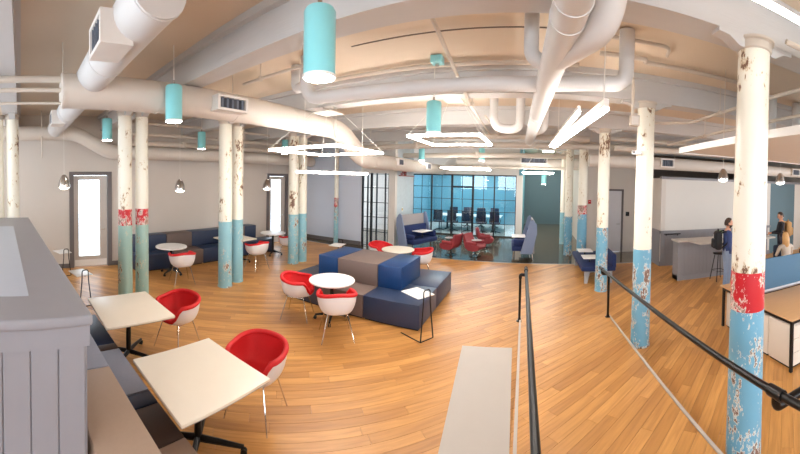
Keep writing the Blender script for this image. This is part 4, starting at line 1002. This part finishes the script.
for k in range(4):
    a = PI/4 + k*PI/2; MB().tube([(0.11*math.cos(a), 0.11*math.sin(a), 0.71), (0.24*math.cos(a), 0.24*math.sin(a), 0)], 0.012, 8).build('leg', 'black_metal', t)
MB().tube([(0.205*math.cos(PI/4 + k*PI/2), 0.205*math.sin(PI/4 + k*PI/2), 0.26) for k in range(5)], 0.009, 8).build('foot_ring', 'black_metal', t)

def desk(x0, x1, y0, y1, label):
    t = thing('office_desk', label, 'desk', (x0, y0, 0), 0, 'office desks')
    w, d = x1 - x0, y1 - y0
    MB().rbox((w/2, d/2, 0.72), (w, d, 0.026), 0.005, 2).build('desk_top', 'desk_wood', t)
    MB().bb(0.03, w - 0.03, 0.03, 0.07, 0.655, 0.705).bb(0.03, w - 0.03, d - 0.07, d - 0.03, 0.655, 0.705).bb(0.03, 0.07, 0.07, d - 0.07, 0.655, 0.705).build('under_frame', 'black_metal', t, smooth=0)
    for x in (0.05, w - 0.05):
        for y in (0.05, d - 0.05): MB().bb(x - 0.02, x + 0.02, y - 0.02, y + 0.02, 0, 0.66).build('leg', 'black_metal', t, smooth=0)
    return t
desk(3.20, 5.90, 3.05, 4.12, 'long wooden desk in front of the blue divider')
desk(3.28, 5.90, 4.20, 4.94, 'wooden desk behind the blue divider, seen left of the front column')
t = thing('desk_divider', 'blue fabric desk screen with aluminium foot rail', 'divider', (3.55, 4.16, 0.735))
MB().rbox((1.2, 0, 0.315), (2.4, 0.04, 0.53), 0.01).build('screen_panel', 'divider', t)
MB().tube([(0, 0, 0.03), (2.4, 0, 0.03)], 0.035, 12).build('foot_rail', 'aluminium', t)
def pedestal(x0, x1, y0, y1, label, fx):
    t = thing('drawer_pedestal', label, 'cabinet', (x0, y0, 0), 0, 'drawer pedestals')
    w, d = x1 - x0, y1 - y0
    MB().rbox((w/2, d/2, 0.32), (w, d, 0.58), 0.008).build('body', 'cabinet_white', t)
    for k in range(3):
        dr = MB().rbox((w/2, -0.008, 0.13 + 0.19*k), (w - 0.02, 0.018, 0.175), 0.004, 1).build('drawer', 'cabinet_white', t)
        MB().tube(bend([(w/2 - 0.06, -0.015, 0.16 + 0.19*k), (w/2 - 0.06, -0.045, 0.16 + 0.19*k), (w/2 + 0.06, -0.045, 0.16 + 0.19*k), (w/2 + 0.06, -0.015, 0.16 + 0.19*k)], 0.015), 0.006, 6).build('drawer_handle', 'black_metal', dr)
    MB().bb(0.02, w - 0.02, 0.02, d - 0.02, 0, 0.035).build('plinth', 'rubber', t, smooth=0)
pedestal(3.28, 3.85, 3.14, 3.60, 'white drawer pedestal at the near end of the front desk', 0)
pedestal(3.28, 3.85, 3.62, 4.06, 'white pedestal under the front desk beside the column', 0)
pedestal(3.36, 3.90, 4.34, 4.84, 'white pedestal under the desk left of the front column', 0)
def office_chair(x, y, rz, label):
    c = copy_tree(tc0); c.location = (x, y, 0); c.rotation_euler = (0, 0, rz); c['label'] = label; c['group'] = 'desk chairs'
office_chair(5.95, 5.95, PI, 'dark task chair under the blond seated woman')
def monitor(x, y, z, rz, label):
    t = thing('monitor', label, 'monitor', (x, y, z), rz, 'desk monitors')
    MB().rbox((0, 0, 0.30), (0.54, 0.03, 0.32), 0.008).build('display', 'screen', t); MB().bb(-0.02, 0.02, 0.015, 0.04, 0, 0.3).build('stand', 'black_metal', t, smooth=0); MB().rbox((0, 0.03, 0.008), (0.22, 0.16, 0.016), 0.006).build('foot', 'black_metal', t)
t = desk(7.3, 9.0, 6.1, 6.8, 'distant desk behind the blond woman at the right edge')
monitor(8.3, 6.5, 0.733, R(10), 'black monitor on the distant desk at the right edge')
monitor(7.65, 6.5, 0.733, R(-6), 'black monitor on the distant desk left of the other')

# ================================================================== PEOPLE
def person(label, loc, rz, J, top_m, bot_m, hair_m, hair_len, beard=False, head_pitch=0.0, head_yaw=0.0, build=1.0):
    """J: joint positions (local, facing +Y). One continuous skinned body with head, hands and clothes by region."""
    t = thing('person', label, 'person', loc, rz, 'people')
    jn = {}; verts = []; edges = []; rad = []
    def V(n, p, r, link=None):
        jn[n] = len(verts); verts.append(p); rad.append(r*build)
        if link: edges.append((jn[link], jn[n]))
    V('pelvis', J['pelvis'], 0.150); p = Vector(J['pelvis']); c = Vector(J['chest']); nk = Vector(J['neck'])
    V('waist', p.lerp(c, 0.45), 0.138, 'pelvis'); V('chest', c, 0.158, 'waist'); V('uchest', c.lerp(nk, 0.62), 0.125, 'chest'); V('neck', nk, 0.062, 'uchest')
    hd = Vector(J['head']); V('nape', nk.lerp(hd, 0.45), 0.058, 'neck')
    for s in ('l', 'r'):
        sg = -1 if s == 'l' else 1
        sh = Vector(J['sh_' + s]); el = Vector(J['el_' + s]); wr = Vector(J['wr_' + s])
        V('sh_' + s, sh, 0.068, 'uchest'); V('ua_' + s, sh.lerp(el, 0.5), 0.056, 'sh_' + s); V('el_' + s, el, 0.046, 'ua_' + s)
        V('fa_' + s, el.lerp(wr, 0.4), 0.044, 'el_' + s); V('wr_' + s, wr, 0.030, 'fa_' + s)
        d = (wr - el).normalized(); side = Vector((sg, 0, 0)); side = (side - d*side.dot(d)).normalized(); nrm = d.cross(side)
        V('pa_' + s, wr + d*0.05, 0.034, 'wr_' + s)
        for k, (o, ln) in enumerate(((-0.030, 0.070), (-0.010, 0.080), (0.011, 0.076), (0.031, 0.060))):
            b = wr + d*0.085 + side*o; V('f%d%s' % (k, s), b, 0.0115, 'pa_' + s)
            V('g%d%s' % (k, s), b + d*ln*0.55 + nrm*0.012, 0.0095, 'f%d%s' % (k, s)); V('h%d%s' % (k, s), b + d*ln + nrm*0.034, 0.008, 'g%d%s' % (k, s))
        th = wr + d*0.045 - side*0.042; V('t0' + s, th, 0.013, 'pa_' + s); V('t1' + s, th + d*0.045 - side*0.018 + nrm*0.012, 0.0105, 't0' + s)
        hp = Vector(J['hip_' + s]); kn = Vector(J['kn_' + s]); an = Vector(J['an_' + s]); to = Vector(J['to_' + s])
        V('hip_' + s, hp, 0.096, 'pelvis'); V('th_' + s, hp.lerp(kn, 0.5), 0.080, 'hip_' + s); V('kn_' + s, kn, 0.062, 'th_' + s)
        V('ca_' + s, kn.lerp(an, 0.38), 0.058, 'kn_' + s); V('an_' + s, an, 0.044, 'ca_' + s); V('mf_' + s, an.lerp(to, 0.5) - Vector((0, 0, 0.02)), 0.044, 'an_' + s); V('to_' + s, to, 0.034, 'mf_' + s)
    me = bpy.data.meshes.new('skeleton'); me.from_pydata([tuple(v) for v in verts], edges, [])
    so = bpy.data.objects.new('skeleton', me); COL.objects.link(so)
    sk = so.modifiers.new('skin', 'SKIN'); sk.use_smooth_shade = True
    if not me.skin_vertices: me.attributes
    for i, sv in enumerate(me.skin_vertices[0].data):
        k = rad[i]; sv.radius = (k, k*0.80 if i in (jn['chest'], jn['waist'], jn['uchest'], jn['pelvis']) else k); sv.use_root = (i == 0)
    sb = so.modifiers.new('sub', 'SUBSURF'); sb.levels = 1; sb.render_levels = 1
    dg = bpy.context.evaluated_depsgraph_get(); ev = so.evaluated_get(dg); bme = bpy.data.meshes.new_from_object(ev)
    bpy.data.objects.remove(so)
    # head: shaped ovoid with brow, nose, lips, chin, ears
    HB = MB(); NA, NB = 28, 20; vs = []; fs = []; hm = Matrix.Translation(hd) @ Matrix.Rotation(head_yaw, 4, 'Z') @ Matrix.Rotation(head_pitch, 4, 'X')
    for i in range(NB + 1):
        ph = PI*i/NB; z = math.cos(ph)
        for j in range(NA):
            a = 2*PI*j/NA; x = math.sin(ph)*math.cos(a); y = math.sin(ph)*math.sin(a)
            X, Y, Z = 0.076*x, 0.096*y, 0.118*z
            if z < -0.1: X *= 1 + 0.28*(z + 0.1); Y *= 1 + 0.10*(z + 0.1)
            if y > 0.55 and abs(x) < 0.24:
                w = (1 - abs(x)/0.24)
                Y += w*(0.022*math.exp(-((Z + 0.022)/0.016)**2) + 0.008*math.exp(-((Z + 0.06)/0.012)**2) + 0.008*math.exp(-((Z + 0.096)/0.016)**2))
            if y > 0.4: Y += 0.006*math.exp(-((Z - 0.026)/0.012)**2) - 0.006*math.exp(-((Z - 0.004)/0.012)**2)*(1 if abs(x) > 0.25 else 0)
            vs.append(hm @ Vector((X, Y, Z)))
    for i in range(NB):
        for j in range(NA):
            k = (j + 1) % NA; fs.append((i*NA + j, i*NA + k, (i+1)*NA + k, (i+1)*NA + j))
    HB.add(vs, fs)
    for s in (-1, 1):
        ear = []
        for i in range(8):
            a = 2*PI*i/8; ear.append((s*0.076, -0.008 + 0.018*math.cos(a), -0.004 + 0.030*math.sin(a)))
        for i in range(8):
            a = 2*PI*i/8; ear.append((s*0.090, -0.018 + 0.022*math.cos(a), -0.002 + 0.034*math.sin(a)))
        HB.add([hm @ Vector(e) for e in ear], [(i, (i+1) % 8, 8 + (i+1) % 8, 8 + i) for i in range(8)] + [tuple(range(8, 16))])
    bm = bmesh.new(); bm.from_mesh(bme); nb = len(bm.faces)
    hv = [bm.verts.new(v) for v in HB.v]
    for f in HB.f:
        try: bm.faces.new([hv[i] for i in f])
        except ValueError: pass
    bmesh.ops.recalc_face_normals(bm, faces=bm.faces[:])
    bme2 = bpy.data.meshes.new('body'); bm.to_mesh(bme2); bm.free()
    for m in ('skin', top_m, bot_m, 'rubber'): bme2.materials.append(MATS[m])
    seg = []
    def S_(a, b, m): seg.append((Vector(verts[jn[a]]), Vector(verts[jn[b]]), m))
    S_('pelvis', 'pelvis', 2); S_('waist', 'chest', 1); S_('chest', 'uchest', 1); S_('neck', 'nape', 0)
    for s in ('l', 'r'):
        S_('uchest', 'sh_' + s, 1); S_('sh_' + s, 'el_' + s, 1); S_('el_' + s, 'fa_' + s, 1); seg.append((Vector(verts[jn['fa_' + s]]), Vector(verts[jn['wr_' + s]]), 1)); S_('pa_' + s, 'h1' + s, 0); S_('pa_' + s, 't1' + s, 0)
        S_('pelvis', 'hip_' + s, 2); S_('hip_' + s, 'kn_' + s, 2); S_('kn_' + s, 'ca_' + s, 2); S_('ca_' + s, 'an_' + s, 2); S_('mf_' + s, 'to_' + s, 3)
    for p_ in bme2.polygons:
        p_.use_smooth = True
        c_ = p_.center
        if p_.index >= nb: p_.material_index = 0; continue
        best = 9; bi = 0
        for a_, b_, m_ in seg:
            ab = b_ - a_; q = 0 if ab.length < 1e-6 else max(0, min(1, (c_ - a_).dot(ab)/ab.length_squared)); d_ = (a_ + ab*q - c_).length
            if d_ < best: best = d_; bi = m_
        p_.material_index = bi
    bo = bpy.data.objects.new('body', bme2); COL.objects.link(bo); bo.parent = t
    # hair: shell over the skull, longer at the back when hair_len > 0
    hv2 = []; hf = []; NR = 12
    for i in range(NR + 1):
        for j in range(NA):
            a = 2*PI*j/NA; front = math.sin(a)
            lim = 1.15 - 0.55*max(0, front) + (0.75 if front < 0.2 else 0) + 0.1*random.random()
            ph = lim*i/NR; x = math.sin(ph)*math.cos(a); y = math.sin(ph)*math.sin(a); z = math.cos(ph)
            k = 1.10 + 0.05*random.random()
            q = Vector((0.078*x*k, 0.099*y*k - 0.004, 0.120*z*k + 0.004))
            if hair_len and front < 0.35 and i > NR*0.7: q.z -= hair_len*(i - NR*0.7)/(NR*0.3); q.y -= 0.02; q.x *= 1.15
            hv2.append(hm @ q)
    for i in range(NR):
        for j in range(NA):
            k = (j + 1) % NA; hf.append((i*NA + j, i*NA + k, (i+1)*NA + k, (i+1)*NA + j))
    MB().add(hv2, hf).build('hair', hair_m, t, smooth=80)
    for s in (-1, 1):
        MB().lathe([(0.002, -0.008), (0.008, -0.004), (0.009, 0), (0.008, 0.004), (0.002, 0.008)], n=10).build('eye', 'eye', t, tuple(hm @ Vector((s*0.030, 0.087, 0.004))))
    MB().add([hm @ Vector(v) for v in ((-0.024, 0.096, -0.058), (0.0, 0.104, -0.054), (0.024, 0.096, -0.058), (0.0, 0.104, -0.066))], [(0, 1, 2, 3)]).build('mouth', 'lips', t)
    if beard:
        bv = []; bf = []
        for i in range(7):
            for j in range(13):
                a = PI*(0.0 + j/12); ph = PI*(0.60 + 0.34*i/6); x = math.sin(ph)*math.cos(a); y = math.sin(ph)*math.sin(a); z = math.cos(ph)
                bv.append(hm @ Vector((0.070*x*1.02, 0.101*y*1.03, 0.124*z)))
        for i in range(6):
            for j in range(12): bf.append((i*13 + j, i*13 + j + 1, (i+1)*13 + j + 1, (i+1)*13 + j))
        MB().add(bv, bf).build('beard', hair_m, t, smooth=80)
    return t
def backpack(label, loc, rz, m, w=0.30, h=0.44, d=0.17):
    t = thing('backpack', label, 'backpack', loc, rz)
    MB().rbox((0, 0, 0), (w, d, h), 0.065, 4).build('main_bag', m, t, smooth=60)
    MB().rbox((0, -d/2 - 0.02, -0.07), (w*0.78, 0.07, h*0.5), 0.03, 3).build('front_pocket', m, t, smooth=60)
    for s in (-1, 1): MB().tube(bend([(s*0.09, d/2 - 0.02, h*0.42), (s*0.11, d/2 + 0.08, h*0.52), (s*0.12, d/2 + 0.20, h*0.30), (s*0.11, d/2 + 0.10, -h*0.2), (s*0.10, d/2 - 0.02, -h*0.38)], 0.08), 0.018, 8).build('strap', m, t)
    MB().tube(bend([(-0.04, 0, h/2 - 0.01), (-0.04, 0, h/2 + 0.05), (0.04, 0, h/2 + 0.05), (0.04, 0, h/2 - 0.01)], 0.03), 0.01, 8).build('grab_loop', m, t)
stand = dict(pelvis=(0, 0, 0.95), chest=(0, 0.01, 1.25), neck=(0, 0.0, 1.49), head=(0, 0.03, 1.645),
             sh_l=(-0.19, 0, 1.42), el_l=(-0.25, -0.02, 1.13), wr_l=(-0.24, 0.12, 0.90), sh_r=(0.19, 0, 1.42), el_r=(0.25, -0.02, 1.13), wr_r=(0.24, 0.10, 0.90),
             hip_l=(-0.095, 0, 0.90), kn_l=(-0.105, 0.02, 0.50), an_l=(-0.11, -0.02, 0.085), to_l=(-0.13, 0.14, 0.035),
             hip_r=(0.095, 0, 0.90), kn_r=(0.105, 0.03, 0.50), an_r=(0.11, 0.0, 0.085), to_r=(0.13, 0.16, 0.035))
m1 = dict(stand); m1.update(el_l=(-0.24, 0.08, 1.15), wr_l=(-0.18, 0.30, 1.10))
def behind(p, rz, d, z): return (p[0] + d*math.sin(rz), p[1] - d*math.cos(rz), z)
P1, A1 = (4.47, 6.48, 0), R(-108)
person('bearded man in a blue shirt and jeans standing by the grey counter', P1, A1, m1, 'shirt_blue', 'jeans', 'hair_brown', 0, beard=True)
backpack('black backpack worn by the man at the counter', behind(P1, A1, 0.235, 1.24), A1, 'pack_black')
m2 = dict(stand); m2.update(el_l=(-0.24, 0.06, 1.14), wr_l=(-0.10, 0.30, 1.12), el_r=(0.24, 0.06, 1.14), wr_r=(0.10, 0.30, 1.10))
P2, A2 = (7.26, 7.52, 0), R(62)
person('dark haired man in a black jacket standing right of the front column', P2, A2, m2, 'jacket_black', 'trousers_dark', 'hair_brown', 0, head_pitch=-0.3)
backpack('tan backpack worn by the man in the black jacket', behind(P2, A2, 0.235, 1.24), A2, 'pack_tan', 0.32, 0.48, 0.18)
sit = dict(pelvis=(0, 0, 0.58), chest=(0, 0.02, 0.88), neck=(0, 0.03, 1.11), head=(0, 0.07, 1.265),
           sh_l=(-0.17, 0.02, 1.04), el_l=(-0.22, 0.12, 0.80), wr_l=(-0.14, 0.36, 0.79), sh_r=(0.17, 0.02, 1.04), el_r=(0.22, 0.12, 0.80), wr_r=(0.14, 0.36, 0.79),
           hip_l=(-0.09, 0.02, 0.565), kn_l=(-0.12, 0.44, 0.54), an_l=(-0.12, 0.46, 0.085), to_l=(-0.13, 0.60, 0.035),
           hip_r=(0.09, 0.02, 0.565), kn_r=(0.12, 0.44, 0.54), an_r=(0.12, 0.46, 0.085), to_r=(0.13, 0.60, 0.035))
person('blond long haired woman in a pale top seated behind the blue divider', (5.95, 5.95, 0), R(-15), sit, 'blouse_cream', 'trousers_dark', 'hair_blond', 0.24, build=0.92)
